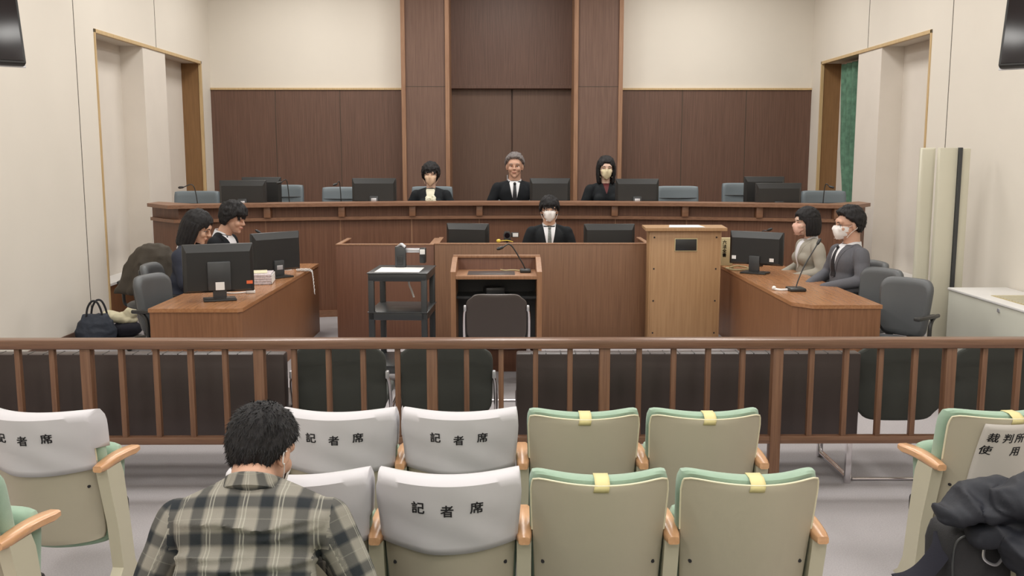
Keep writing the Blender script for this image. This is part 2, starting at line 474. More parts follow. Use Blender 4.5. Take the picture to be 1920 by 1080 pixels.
# end wall behind the judges
bm = NB()
xp = [W(u, 200, y=13.9).x for u in (753, 843, 1076, 1167)]
b2(bm, XL - .3, xp[0] + .05, YF, YF + .2, 0, CEIL); b2(bm, xp[3] - .05, XR + .3, YF, YF + .2, 0, CEIL)
wf = struct('wall_front', bm, 'wall', label='cream upper end wall behind the judges', cat='wall')
ZW = W(460, 165, y=YF).z
bm = NB()
for a, b in ((XL, xp[0]), (xp[3], XR)):
    b2(bm, a, b, YF - .03, YF, 0, ZW - .02)
struct('wainscot', bm, 'panel', wf)
bm = NB()
for a, b in ((XL, xp[0]), (xp[3], XR)): b2(bm, a, b, YF - .05, YF, ZW - .03, ZW, .004)
struct('wainscot_cap', bm, 'trimpale', wf)
bm = NB()
for u in (518, 639, 1278, 1397):
    x = W(u, 250, y=YF - .03).x; b2(bm, x - .004, x + .004, YF - .033, YF - .01, 0, ZW - .03)
struct('board_seam', bm, 'seam', wf)
for i, (a, b) in enumerate(((xp[0], xp[1]), (xp[2], xp[3]))):
    t = struct('trim_%d' % (i + 1), (lambda bm: (b2(bm, a + .05, b - .05, 13.92, YF + .45, 0, CEIL), bm)[1])(NB()), 'pilaster',
               label=('left' if i == 0 else 'right') + ' brown veneered pilaster beside the doors behind the bench', cat='pilaster')
    bm = NB()
    for x0, x1 in ((a, a + .06), (b - .06, b)): b2(bm, x0, x1, 13.89, YF + .45, 0, CEIL, .004)
    struct('edge_strip', bm, 'trimw', t)
    bm = NB(); b2(bm, a + .06, b - .06, 13.9185, 13.93, 2.755, 2.762)
    struct('board_seam', bm, 'seam', t)
ZD = W(960, 167, y=14.5).z
bm = NB(); b2(bm, xp[1] - .05, xp[2] + .05, 14.42, 14.62, ZD, CEIL); b2(bm, xp[1] - .05, xp[2] + .05, 14.40, 14.44, ZD, ZD + .05, .004)
struct('trim_3', bm, 'recess', label='dark veneer panel above the double doors', cat='panel')
xm = W(960, 250, y=14.5).x
for i, (a, b) in enumerate(((xp[1] - .04, xm - .012), (xm + .012, xp[2] + .04))):
    bm = NB(); b2(bm, a, b, 14.5, 14.55, .3, ZD)
    d = struct('door_%d' % (i + 1), bm, 'doorv', label=('left' if i == 0 else 'right') + ' leaf of the tall brown double doors', cat='door')
    hx = xm + (-.07 if i == 0 else .07)
    bm = NB(); cyl(bm, (hx, 14.46, 1.2), (hx, 14.46, 1.5), .01); cyl(bm, (hx, 14.5, 1.22), (hx, 14.46, 1.22), .008); cyl(bm, (hx, 14.5, 1.48), (hx, 14.46, 1.48), .008)
    struct('door_handle', bm, 'silver', d, smooth=True)
bm = NB(); b2(bm, xp[1] - .05, xp[2] + .05, 14.552, 14.65, .0, ZD + .1)
struct('trim_4', bm, 'recess', label='dark rebate of the double doors', cat='door frame')
bm = NB(); b2(bm, XL - .3, XR + .3, YB - .2, YB, 0, CEIL)
struct('wall_rear', bm, 'wall', label='cream wall behind the public seats', cat='wall')
# dais
bm = NB(); b2(bm, XL, XR, 11.0, 14.6, 0, .28)
struct('trim_5', bm, 'bench', label='raised dais floor behind the judges bench', cat='dais')

# curtain in the right alcove
bm = NB(); rows = 26; cols = 60; g = []
for j in range(rows + 1):
    r = []; z = .45 + (NZ - .05 - .45) * j / rows; pinch = 1 - .28 * math.exp(-((z - .9) / .8) ** 2)
    for i in range(cols + 1):
        t = i / cols; y = 12.34 + (t * 1.02) * pinch
        x = XR + .165 + .04 * math.sin(t * 34 + .5 * math.sin(z * 1.3)) * (.6 + .4 * pinch) + .012 * math.sin(t * 71 + z)
        r.append(V((x, y, z)))
    g.append(r)
va = [[bm.verts.new(p) for p in r] for r in g]; vb = [[bm.verts.new(p + V((.006, 0, 0))) for p in r] for r in g]
for j in range(rows):
    for i in range(cols):
        bm.faces.new((va[j][i], va[j][i + 1], va[j + 1][i + 1], va[j + 1][i])); bm.faces.new((vb[j][i], vb[j + 1][i], vb[j + 1][i + 1], vb[j][i + 1]))
tag(OBJ('curtain', bm, 'curtain'), 'green patterned curtain hanging in the right wall alcove', 'curtain')

# ceiling luminaires (the room's own lamps; rear row added to brighten seat backs)
for k, (x, y) in enumerate(PANELS):
    row = ('added as fill by the rear wall', 'above the rear of the room', 'above the front seats', 'above the wooden rail', 'above the lawyers desks', 'above the clerk desk', 'above the judges bench')[k // 3]
    colm = ('on the left', 'in the middle', 'on the right')[k % 3]
    t = thing('ceiling_light', 'square white ceiling light %s, %s' % (row, colm), 'light', (x, y, CEIL), 0, 'ceiling lights')
    bm = NB()
    for a, b, c, d in ((-.5, -.47, -.5, .5), (.47, .5, -.5, .5), (-.47, .47, -.5, -.47), (-.47, .47, .47, .5)): b2(bm, a, b, c, d, -.05, 0)
    OBJ('frame', bm, 'white', t, smooth=False)
    ld = bpy.data.lights.new('lamp', 'AREA'); ld.shape = 'SQUARE'; ld.size = .92; ld.energy = LIGHT_W; ld.color = (1, .985, .945)
    lo = bpy.data.objects.new('lamp', ld); C.objects.link(lo); lo.parent = t; lo.location = (0, 0, -.045)

# ------------------------------------------------------------------ JUDGES BENCH
BX0, BX1 = -3.53, 3.66
def by(x):                       # front edge of the bench top along the room
    c = (BX0 + BX1) / 2; return 10.74 - .68 * ((x - c) / (BX1 - c)) ** 2
def bench_line(off, n=40, out=0.0):
    pts = [V((BX0 - .38 - out, by(BX0) + .46 + off, 0))]
    for i in range(n + 1):
        x = BX0 + (BX1 - BX0) * i / n; c = (BX0 + BX1) / 2
        dx = off * .42 * (1 if x < c else -1) * (abs(x - c) / (BX1 - c)) ** 6
        pts.append(V((x + dx, by(x) + off, 0)))
    pts.append(V((BX1 + .34 + out, by(BX1) + .46 + off, 0)))
    return pts
def strip(bm, o0, o1, z0, z1):
    a = bench_line(o0); b = bench_line(o1)
    rings = [[p0 + V((0, 0, z0)), p1 + V((0, 0, z0)), p1 + V((0, 0, z1)), p0 + V((0, 0, z1))] for p0, p1 in zip(a, b)]
    loft(bm, rings)
t = thing('judges_bench', 'long curved brown wooden judges bench across the room', 'bench', (0, 0, 0))
bm = NB(); strip(bm, 0, .36, 1.238, 1.276); OBJ('bench_top', bm, 'benchtop', t, angle=30)
bm = NB(); strip(bm, .15, .2, 0, 1.238); OBJ('front_panel', bm, 'bench', t, angle=30)
bm = NB(); strip(bm, .08, .15, 1.085, 1.12); OBJ('moulding', bm, 'benchtop', t, angle=30)
bm = NB(); strip(bm, .2, .62, 1.0, 1.04); OBJ('inner_desktop', bm, 'benchtop', t, angle=30)
bm = NB(); strip(bm, .10, .15, 0, .07); OBJ('plinth', bm, 'benchtop', t, angle=30)
bus = [385, 508, 640, 771, 898, 1027, 1155, 1285, 1416, 1545]
for u in bus:
    x = W(u, 400, y=10.6).x; bm = NB(); b2(bm, x - .035, x + .035, by(x) + .05, by(x) + .155, 1.12, 1.238, .003)
    OBJ('bracket', bm, 'benchtop', t)
bm = NB()
for u in bus:
    x = W(u, 430, y=10.75).x; b2(bm, x - .006, x + .006, by(x) + .147, by(x) + .16, .07, 1.085)
OBJ('panel_joint', bm, 'trimw', t, smooth=False)

# ------------------------------------------------------------------ judge chairs
def judge_chair(label):
    t = thing('judge_chair', label, 'chair', group='high-backed chairs behind the bench')
    bm = NB(); slab(bm, .26, .52, 1.10, .09, bend=-.03, tilt=-.06, k=.03, edge=.02, y0=.18); OBJ('backrest', bm, 'bluech', t)
    bm = NB(); b2(bm, -.235, .235, .165, .19, .955, .962, .003); OBJ('seam', bm, 'greych2', t)
    bm = NB(); b2(bm, -.25, .25, -.26, .2, .42, .52, .03); OBJ('seat', bm, 'bluech', t)
    for s in (-1, 1):
        bm = NB(); tube(bm, smooth_path([(s * .24, .12, .5), (s * .29, .12, .62), (s * .29, .08, .68), (s * .29, -.18, .68)]), .018, 8); OBJ('armrest', bm, 'plastic', t)
    bm = NB(); cyl(bm, (0, 0, .07), (0, 0, .43), .03); OBJ('pedestal', bm, 'plastic', t)
    bm = NB()
    for k in range(5):
        a = 2 * PI * k / 5; d = V((math.cos(a), math.sin(a), 0)); tube(bm, [V((0, 0, .1)), d * .28 + V((0, 0, .07))], [.025, .015], 8); ell(bm, d * .28 + V((0, 0, .03)), .03, 10, 8)
    OBJ('base', bm, 'plastic', t)
    return t
jc = judge_chair('')
jspots = [(358, 11.05, 'grey chair behind the left end of the bench, beneath a microphone', .0),
          (523, 11.95, 'grey chair partly behind the leftmost front monitor on the bench', .04),
          (638, 11.8, 'grey chair behind the bench, left of the monitor nearest the short-haired judge', .02),
          (808, 12.02, 'grey chair the short-haired woman judge with white scarf sits in', .02),
          (966, 12.02, 'chair the grey-haired judge sits in', -.1),
          (1137, 12.02, 'chair the long-haired woman judge sits in', -.12),
          (1276, 11.8, 'grey chair behind the bench, right of the long-haired judge monitor', .03),
          (1400, 11.95, 'grey chair partly behind the rightmost monitor on the bench', .06),
          (1556, 11.1, 'grey chair at the far right end of the bench', .0)]
for i, (u, y, lb, dz) in enumerate(jspots):
    x = W(u, 360, y=y).x; loc = (x, y, .28)
    o = jc if i == 0 else dup(jc, loc, 0, lb)
    o.location = loc; o['label'] = lb; o.rotation_euler = (0, 0, 0)
    o.scale = (1, 1, 1 + dz)

# ------------------------------------------------------------------ monitors
def monitor(label, loc, rotz, w=.51, h=.31, lift=.09, slim=True, tag_=True, group=None, badge=False):
    """screen faces +Y locally; its back faces -Y"""
    t = thing('monitor', label, 'monitor', loc, rotz, group)
    zt = lift + h
    bm = NB(); box(bm, (0, 0, lift + h / 2), (w, .03, h), None, .008); OBJ('bezel', bm, 'plastic', t)
    bm = NB(); b2(bm, -w / 2 + .015, w / 2 - .015, .0145, .0165, lift + .02, zt - .015); OBJ('screen', bm, 'screen', t)
    bm = NB()
    r0 = [(-w / 2 + .006, -.014, lift + .006), (w / 2 - .006, -.014, lift + .006), (w / 2 - .006, -.014, zt - .004), (-w / 2 + .006, -.014, zt - .004)]
    r1 = [(-w / 2 + .03, -.045, lift + .02), (w / 2 - .03, -.045, lift + .02), (w / 2 - .03, -.045, zt - .06), (-w / 2 + .03, -.045, zt - .06)]
    loft(bm, [r0, r1]); OBJ('back_housing', bm, 'plastic', t, angle=10)
    bm = NB(); b2(bm, -.05, .05, -.065, -.04, .02, lift + h * .28, .006); OBJ('stand_neck', bm, 'plastic2', t)
    bm = NB(); box(bm, (0, -.02, .008), (.24, .17, .016), None, .006); OBJ('stand_base', bm, 'plastic', t)
    if tag_:
        bm = NB(); b2(bm, -.03, .03, -.068, -.064, .105 + lift - .09, .145 + lift - .09, .001); OBJ('silver_clip', bm, 'silver', t)
    if badge:
        bm = textmesh('EIZO' if badge is True else badge, .018)
        bmesh.ops.rotate(bm, cent=(0, 0, 0), matrix=Euler((PI / 2, 0, 0)).to_matrix(), verts=bm.verts)
        bmesh.ops.translate(bm, vec=(w * .4, -.047, zt - .1), verts=bm.verts); thicken(bm, (0, .002, 0)); OBJ('badge', bm, 'silver', t, smooth=False)
    return t
gm = 'monitors on the judges bench'
for u, w_, vt, yo, lb, rz in (
        (456, 88, 338, .42, 'black monitor at the left end of the judges bench, with a silver clip', 0),
        (491, 74, 332, .9, 'black monitor seen just over the leftmost bench monitor', 0),
        (702, 83, 334, .42, 'black monitor on the bench, left of the short-haired woman judge', 0),
        (1031, 76, 334, .42, 'black monitor in front of the grey-haired judge, at his left hand', 0),
        (1194, 82, 335, .42, 'black monitor beside the long-haired woman judge', 0),
        (1432, 76, 331, .9, 'black monitor seen just over the rightmost bench monitor', 0),
        (1459, 87, 343, .42, 'black monitor at the right end of the judges bench', 0)):
    x = W(u, 360, y=10.9).x; y = by(max(BX0, min(BX1, x))) + yo
    if yo < .5: y = by(x) + yo
    x = W(u, 360, y=y).x; zt = W(u, vt, y=y).z; base = 1.04; hh = .28 if yo < .5 else .31
    D = y * .99
    ww = w_ / FPX * D
    m = monitor(lb, (x, y, base), rz, ww, hh, zt - base - hh, group=gm, tag_=u not in (1031, 491, 1432))
    bz = zt - base - hh
    if yo > .5:
        # stands on a side table behind the bench
        tb = thing('side_table', 'small dark side table behind the bench carrying the rear %s monitor' % ('left' if u < 900 else 'right'), 'table', (x, y, .28 if y > 11.0 else 0))
        hgt = base - tb.location.z
        bm = NB(); b2(bm, -.24, .24, -.12, .2, hgt - .03, hgt, .004); OBJ('table_top', bm, 'blackmetal', tb)
        for sx in (-1, 1):
            for sy in (-.09, .17):
                bm = NB(); cyl(bm, (sx * .21, sy, 0), (sx * .21, sy, hgt - .03), .014, 8); OBJ('leg', bm, 'blackmetal', tb)

# ------------------------------------------------------------------ gooseneck microphones
def mic(label, base, tip, mid, rb=.045, group=None):
    t = thing('microphone', label, 'microphone', base, 0, group)
    b = V(base); L = lambda p: V(p) - b
    bm = NB(); box(bm, (0, .0, .014), (rb * 2.2, rb * 2.6, .028), None, .01); OBJ('base', bm, 'plastic', t)
    path = smooth_path([(0, 0, .026), (L(mid) * .5 + V((0, 0, .05))) * .6, L(mid), L(tip)], 8)
    bm = NB(); tube(bm, path, .0055, 8); OBJ('gooseneck', bm, 'plastic', t)
    d = (L(tip) - L(mid)).normalized()
    bm = NB(); tube(bm, [L(tip) - d * .01, L(tip) + d * .005, L(tip) + d * .035, L(tip) + d * .05], [.007, .013, .014, .007], 12); OBJ('mic_head', bm, 'plastic', t)
    return t
def bench_mic(label, u, ut, vt, dy=.45):
    y = by(W(u, 370, y=10.8).x) + dy; p = W(u, 380, y=y); tip = W(ut, vt, y=y - .05); mid = V(((tip.x * .35 + p.x * .65), y - .02, tip.z + .012))
    mic(label, (p.x, y, 1.04), tip, mid, group='microphones on the judges bench')
bench_mic('thin black microphone at the left end of the bench above the grey chair', 375, 343, 351)
bench_mic('thin black microphone right of the leftmost bench monitor', 545, 527, 342)
bench_mic('thin black microphone standing over the chair left of the short-haired judge', 641, 631, 345)
bench_mic('thin black microphone at the right end of the bench', 1541, 1556, 350)

# ------------------------------------------------------------------ clerk box
YC = 9.25
ZC = W(1000, 456, y=YC).z
xa, xb, xc = W(630, 500, y=YC).x, W(814, 500, y=YC).x, W(1219, 500, y=YC).x
def enclosure(name, label, x0, x1, m, mt, z, y0, y1):
    t = thing(name, label, 'counter', ((x0 + x1) / 2, y0, 0)); w = (x1 - x0) / 2
    bm = NB(); b2(bm, -w, w, 0, .035, 0, z - .012, .002); OBJ('front_panel', bm, m, t)
    bm = NB(); b2(bm, -w, w, -.004, .05, z - .012, z, .002); OBJ('top_edge', bm, mt, t)
    for s in (-1, 1):
        bm = NB(); b2(bm, s * w, s * (w - .03), .035, y1 - y0, 0, z - .012, .002); sp_ = OBJ('side_panel', bm, m, t)
        bm = NB(); b2(bm, s * w, s * (w - .045), .05, y1 - y0, z - .012, z, .002); OBJ('side_cap', bm, mt, sp_)
    bm = NB(); b2(bm, -w + .03, w - .03, .035, .62, .7, .73, .003); OBJ('worktop', bm, 'desktop', t)
    return t
enclosure('clerk_counter', 'wide brown wooden counter the masked clerk sits behind', xb + .005, xc, 'box', 'trimw', ZC, YC, 9.95)
enclosure('side_counter', 'reddish brown wooden counter left of the clerk counter, behind the black trolley', xa, xb, 'boxred', 'trimw', ZC - .008, YC + .01, 9.95)

# clerk monitors
for u, w_, vt, rz, lb in ((877, 80, 419, R(-14), 'black monitor turned slightly, left of the masked clerk'), (1143, 96, 420, 0, 'black monitor right of the masked clerk, by the tan lectern')):
    p = W(u, vt, y=YC + .3)
    monitor(lb, (p.x, YC + .33, .73), rz, w_ / FPX * 9.55 / math.cos(rz), .31, p.z - .73 - .31, group='monitors on the clerk counter')

# camcorder on a little tripod
p = W(951, 440, y=YC + .25)
t = thing('camcorder', 'small black video camera on a stand on the clerk counter', 'camera', (p.x, YC + .25, .73))
z = p.z - .73
bm = NB(); box(bm, (0, 0, z), (.06, .11, .06), None, .008); OBJ('body', bm, 'plastic', t)
bm = NB(); cyl(bm, (0, -.05, z), (0, -.085, z), .034, 24); cyl(bm, (0, -.08, z), (0, -.095, z), .038, 24); lb_ = OBJ('lens', bm, 'plastic2', t)
bm = NB(); cyl(bm, (0, -.0955, z), (0, -.098, z), .026, 20); OBJ('lens_glass', bm, 'lens', lb_)
bm = NB(); b2(bm, .04, .115, -.03, -.02, z - .025, z + .025, .003); fl = OBJ('flip_screen', bm, 'plastic2', t)
bm = NB(); b2(bm, .055, .108, -.032, -.029, z - .018, z + .018); OBJ('display', bm, 'paper', fl)
bm = NB(); cyl(bm, (0, 0, 0.03), (0, 0, z - .03), .012); box(bm, (0, 0, z - .05), (.07, .07, .03), None, .005)
for k in range(3):
    a = k * 2.09 + .5; tube(bm, [(0, 0, .1), (math.cos(a) * .09, math.sin(a) * .09, .006)], .008, 8)
OBJ('tripod', bm, 'plastic', t)
bm = NB(); ell(bm, (0, 0, .018), (.022, .02, .018)); tube(bm, smooth_path([(.01, 0, .015), (.08, -.005, .022), (.14, 0, .008)]), .004, 6)
o = OBJ('tape_dispenser', bm, 'yellow', None, (W(935, 450, y=YC + .2).x, YC + .06, ZC - .0)); tag(o, 'small yellow object on the clerk counter beside the video camera', 'office supplies')

# ------------------------------------------------------------------ tan lectern
YL = 9.02
x0, x1 = W(1217, 500, y=YL).x, W(1351, 500, y=YL).x; zt = W(1290, 425, y=YL - .03).z
t = thing('lectern', 'tall tan laminate lectern with a small black plate on its front', 'lectern', ((x0 + x1) / 2, YL, 0)); w = (x1 - x0) / 2
bm = NB(); b2(bm, -w + .012, w - .012, 0, .02, 0, zt - .04, .002); OBJ('front_panel', bm, 'tan', t)
for s in (-1, 1):
    bm = NB(); b2(bm, s * (w - .012), s * w, -.004, .2, 0, zt - .04, .002); OBJ('side_panel', bm, 'tan', t)
bm = NB()
zb = zt + .05
loft(bm, [[(-w - .045, -.04, zt - .04), (w + .045, -.04, zt - .04), (w + .045, -.04, zt - .012), (-w - .045, -.04, zt - .012)],
          [(-w - .045, .21, zt - .02), (w + .045, .21, zt - .02), (w + .045, .21, zt + .0), (-w - .045, .21, zt + .0)]])
OBJ('lectern_top', bm, 'tan', t)
pz = W(1285, 459, y=YL).z
px = W(1286, 459, y=YL).x - t.location.x
bm = NB(); b2(bm, px - .108, px + .108, -.008, .003, pz - .062, pz + .062, .004); fr_ = OBJ('plate_frame', bm, 'mesh', t)
bm = NB(); b2(bm, px - .1, px + .1, -.01, -.006, pz - .054, pz + .054, .002); OBJ('black_plate', bm, 'plastic', t)
for s in (-1, 1):
    for v in (445, 504, 564, 624):
        bm = NB(); zz = W(1285, v, y=YL).z; cyl(bm, (s * (w - .045), -.003, zz), (s * (w - .045), .004, zz), .008, 10); OBJ('screw', bm, 'ink', t)
bm = NB(); loft(bm, [[(-.17, 0, 0), (.17, 0, 0), (.17, 0, .003), (-.17, 0, .003)], [(-.14, .16, .0096), (.14, .16, .0096), (.14, .16, .0126), (-.14, .16, .0126)]])
tag(OBJ('paper_sheet', bm, 'paper', None, ((x0 + x1) / 2 + .01, YL - .01, zt - .009)), 'white sheet of paper lying on top of the tan lectern', 'paper')

# ------------------------------------------------------------------ witness stand
YW = 7.45
x0, x1 = W(845, 560, y=YW).x, W(1016, 560, y=YW).x; cxw = (x0 + x1) / 2; w = (x1 - x0) / 2
zs = W(930, 517, y=YW).z; ztp = W(930, 481, y=YW + .4).z
t = thing('witness_stand', 'open brown wooden witness stand with a microphone on it', 'lectern', (cxw, YW, 0))
bm = NB(); b2(bm, -w + .04, w - .04, 0, .42, zs - .03, zs, .003); OBJ('desktop', bm, 'stand', t)
bm = NB(); b2(bm, -w, w, .42, .45, .0, ztp, .003); OBJ('back_panel', bm, 'boxred', t)
bm = NB(); b2(bm, -w, w, .405, .455, ztp - .012, ztp + .01, .003); OBJ('back_cap', bm, 'trimw', t)
for s in (-1, 1):
    bm = NB()
    loft(bm, [[(s * w, 0, 0), (s * w, .42, 0), (s * w, .42, ztp), (s * w, .3, ztp), (s * w, 0, zs + .03)],
              [(s * (w - .04), 0, 0), (s * (w - .04), .42, 0), (s * (w - .04), .42, ztp), (s * (w - .04), .3, ztp), (s * (w - .04), 0, zs + .03)]])
    OBJ('side_panel', bm, 'stand', t, angle=20)
bm = NB(); b2(bm, -w + .04, w - .04, .39, .42, .2, zs - .03); OBJ('inner_panel', bm, 'blackmetal', t)
bm = NB(); b2(bm, -w + .04, w - .04, .12, .39, zs - .2, zs - .18); OBJ('shelf', bm, 'blackmetal', t)
bm = NB()
bm2p = [W(878, 510, z=zs), W(965, 510, z=zs)]
b2(bm, bm2p[0].x, bm2p[1].x, YW + .05, YW + .28, 0, .004, .001)
tag(OBJ('desk_mat', bm, 'leather', None, (0, 0, zs)), 'dark leather mat on the witness stand', 'desk mat')
p = W(985, 506, z=zs + .02)
mic('black gooseneck microphone on the witness stand', (p.x, p.y, zs), W(942, 464, y=p.y - .03), W(957, 459, y=p.y), .04)
bm = NB(); tube(bm, smooth_path([(.0, 0, .006), (-.06, .05, .006), (-.12, .02, .006), (-.16, .07, .006)]), .005, 6)
tag(OBJ('cable', bm, 'mesh', None, (W(970, 500, z=zs).x + .02, YW + .28, zs)), 'short beige cable beside the microphone on the witness stand', 'cable')

# items on the shelf beneath
bm = NB(); box(bm, (0, 0, .03), (.16, .1, .06), (0, 0, .3), .012)
tag(OBJ('shelf_box', bm, 'plastic2', None, (cxw - .02, YW + .25, zs - .18)), 'dark grey device on the shelf under the witness stand', 'device')

# ------------------------------------------------------------------ conference chairs
def stack_chair(name, label, cat, m, group=None, hw=.24, z0=.35, z1=.785, bend=.04):
    """seat faces +Y, back towards -Y"""
    t = thing(name, label, cat, group=group)
    bm = NB(); slab(bm, hw, z0, z1, .035, bend=bend, tilt=.06, k=.17, edge=.014, y0=.0, hw2=hw * .97, nz=18, nx=22); OBJ('backrest', bm, m, t)
    bm = NB(); S = slab(bm, hw * .94, .40, .455, .44, 0, 0, .05, .02, y0=.08); OBJ('seat', bm, m, t)
    for s in (-1, 1):
        X = s * (hw + .012)
        bm = NB()
        tube(bm, smooth_path([(X * .96, .03, z0 + .26), (X, .05, z0 + .2), (X, .09, .36), (X, .03, .18), (X, -.02, .012)], 6), .011, 10)
        OBJ('rear_leg', bm, 'chrome', t)
        bm = NB(); tube(bm, smooth_path([(X, .09, .38), (X, .3, .38), (X, .47, .36), (X, .5, .2), (X, .5, .012)], 6), .011, 10); OBJ('front_leg', bm, 'chrome', t)
        bm = NB(); box(bm, (X * .97, .02, z0 + .27), (.02, .03, .045), None, .006); OBJ('clip', bm, 'silver', t)
        bm = NB(); cyl(bm, (X, -.02, .012), (X, .5, .012), .011); OBJ('runner', bm, 'chrome', t)
    bm = NB(); cyl(bm, (-hw, -.02, .012), (hw, -.02, .012), .009); OBJ('floor_bar', bm, 'chrome', t)
    return t
gg = 'dark green chairs behind the rail'
gc = stack_chair('stacking_chair', '', 'chair', 'dkgreen', gg, .26, .33)
YG = 5.16
for i, (u, lb) in enumerate(((635, 'dark green stacking chair behind the rail, just right of the left bench'),
                             (836, 'dark green stacking chair behind the rail, just left of the right bench'),
                             (1693, 'dark green stacking chair behind the rail, at the right end of the right bench'),
                             (1880, 'dark green stacking chair behind the rail, nearest the right wall'))):
    loc = (W(u, 700, y=YG).x, YG, 0)
    o = gc if i == 0 else dup(gc, loc, 0, lb); o.location = loc; o['label'] = lb
p = W(931, 590, y=6.95)
wc = stack_chair('witness_chair', 'brown vinyl chair with chrome frame facing the witness stand', 'chair', 'leatherlt', None, .225, .42, .80)
wc.location = (p.x, 6.9, 0)

# ------------------------------------------------------------------ black trolley with document camera
YT = 7.2
x0, x1 = W(689, 516, y=YT).x, W(800, 516, y=YT).x; zt = W(740, 512, y=YT).z; cx = (x0 + x1) / 2; w = (x1 - x0) / 2; dp = .52
t = thing('trolley', 'black metal trolley with two shelves left of the witness stand', 'trolley', (cx, YT, 0), R(-3))
for zz, nm in ((zt, 'top_shelf'), (W(740, 585, y=YT).z, 'middle_shelf'), (.2, 'bottom_shelf')):
    bm = NB(); b2(bm, -w, w, 0, dp, zz - .065, zz - .004, .006); b2(bm, -w - .008, w + .008, -.008, dp + .008, zz - .008, zz, .004); OBJ(nm, bm, 'blackmetal', t)
for sx in (-1, 1):
    for sy in (0.02, dp - .02):
        bm = NB(); box(bm, (sx * (w - .022), sy, (zt - .05 + .08) / 2), (.045, .04, zt - .13), None, .004); l = OBJ('post', bm, 'blackmetal', t)
        bm = NB(); cyl(bm, (sx * (w - .022) - .012, sy, .035), (sx * (w - .022) + .012, sy, .035), .035, 18); OBJ('caster', bm, 'plastic', l)
t = thing('document_camera', 'black document camera standing on the trolley', 'camera', (cx + .02, YT + .36, zt), R(-3))
bm = NB(); box(bm, (-.03, .0, .085), (.085, .06, .17), None, .01); OBJ('column', bm, 'plastic2', t)
bm = NB(); box(bm, (-.03, -.032, .06), (.05, .008, .07), None, .003); OBJ('button_panel', bm, 'plastic', t)
bm = NB(); box(bm, (.08, .02, .135), (.16, .04, .035), None, .008); OBJ('arm', bm, 'silver', t)
bm = NB(); box(bm, (.15, -.02, .10), (.05, .06, .12), None, .01); h_ = OBJ('camera_head', bm, 'plastic', t)
bm = NB(); box(bm, (.15, -.052, .13), (.04, .006, .04), None, .003); OBJ('head_light', bm, 'white', h_)
bm = NB(); tube(bm, smooth_path([(-.05, 0, .165), (-.02, -.02, .185), (.01, -.02, .165)]), .012, 8); OBJ('hinge', bm, 'silver', t)
bm = NB(); box(bm, (0, 0, .002), (.34, .3, .004), None, .001)
tag(OBJ('white_sheet', bm, 'paper', None, (cx + .0, YT + .19, zt), R(-3)), 'bright white board lying on top of the black trolley', 'paper')
bm = NB(); tube(bm, smooth_path([(0, 0, 0), (.0, -.01, -.06), (.02, 0, -.12), (.035, .0, -.17)]), .008, 8)
tag(OBJ('cable', bm, 'white', None, (cx + .06, YT + .3, zt - .06)), 'white cable end hanging under the trolley top', 'cable')

# ------------------------------------------------------------------ lawyers' desks
def desk(label, x_in, x_out, y0, y1, z, s, cham):
    t = thing('lawyers_desk', label, 'desk', (0, 0, 0), 0, None)
    def pl(g, za, zb, bm):
        pts = [(x_out + s * g, y0 - g), (x_in - s * (g - cham), y0 - g), (x_in - s * g, y0 - g + cham * 1.2), (x_in - s * g, y1 + g), (x_out + s * g, y1 + g)]
        loft(bm, [[V((p[0], p[1], za)) for p in pts], [V((p[0], p[1], zb)) for p in pts]])
    bm = NB(); pl(.0, z - .028, z, bm); OBJ('desktop', bm, 'desktop', t, angle=20)
    bm = NB()
    g = -.008; e = .025
    pts = [(x_out + s * g, y0 - g), (x_in - s * (g - cham), y0 - g), (x_in - s * g, y0 - g + cham * 1.2), (x_in - s * g, y1 + g), (x_out + s * g, y1 + g)]
    g = -.033
    pin = [(x_out + s * -.008, y0 - g), (x_in - s * (g - cham), y0 - g), (x_in - s * g, y0 - g + cham * 1.2), (x_in - s * g, y1 + g), (x_out + s * -.008, y1 + g)]
    loft(bm, [[V((a[0], a[1], 0)), V((b[0], b[1], 0)), V((b[0], b[1], z - .028)), V((a[0], a[1], z - .028))] for a, b in zip(pts, pin)])
    OBJ('front_panel', bm, 'desk', t, angle=20)
    return t
ZK = .7
pL0, pL1, pL2 = W(277, 579, z=ZK), W(449, 581, z=ZK), W(587, 494, z=ZK)
desk('brown wooden desk on the left with two black monitors', pL1.x, pL0.x, pL0.y, pL2.y, ZK, -1, .03)
pR0, pR1, pR2 = W(1655, 572, z=ZK), W(1500, 575, z=ZK), W(1353, 495, z=ZK)
desk('brown wooden desk on the right with one monitor and a microphone', (pR1.x + pR2.x) / 2 - .02, pR0.x, pR0.y, pR2.y, ZK, 1, .12)
print('desks', pL0, pL1, pL2, pR0, pR1, pR2)

p = W(412, 562, z=ZK)
mb = monitor('large black monitor on the left desk, nearest the rail', (p.x, p.y, ZK), R(20), .52, .37, .06, tag_=False)
bm = NB(); b2(bm, -.085, .085, -.075, -.047, .08, .3, .008); OBJ('stand_plate', bm, 'plastic2', mb)
bm = NB(); b2(bm, -.03, .035, -.078, -.06, .085, .145); OBJ('cable_hole', bm, 'paper', mb)
bm = NB(); b2(bm, .2, .245, -.05, -.046, .12, .145); OBJ('orange_sticker', bm, 'orange', mb)
p = W(522, 520, z=ZK)
monitor('black monitor farther back on the left desk', (p.x - .02, p.y, ZK), R(46), .5, .35, .06, tag_=True)
p = W(1417, 512, z=ZK)
mr = monitor('black monitor on the right desk in front of the woman in grey', (p.x, p.y, ZK), R(-33), .51, .31, .08, tag_=False)
for a, b in ((-.2, .14), (.16, .13)):
    bm = NB(); b2(bm, a - .02, a + .02, -.049, -.046, b - .012, b + .02); OBJ('white_sticker', bm, 'paper', mr)
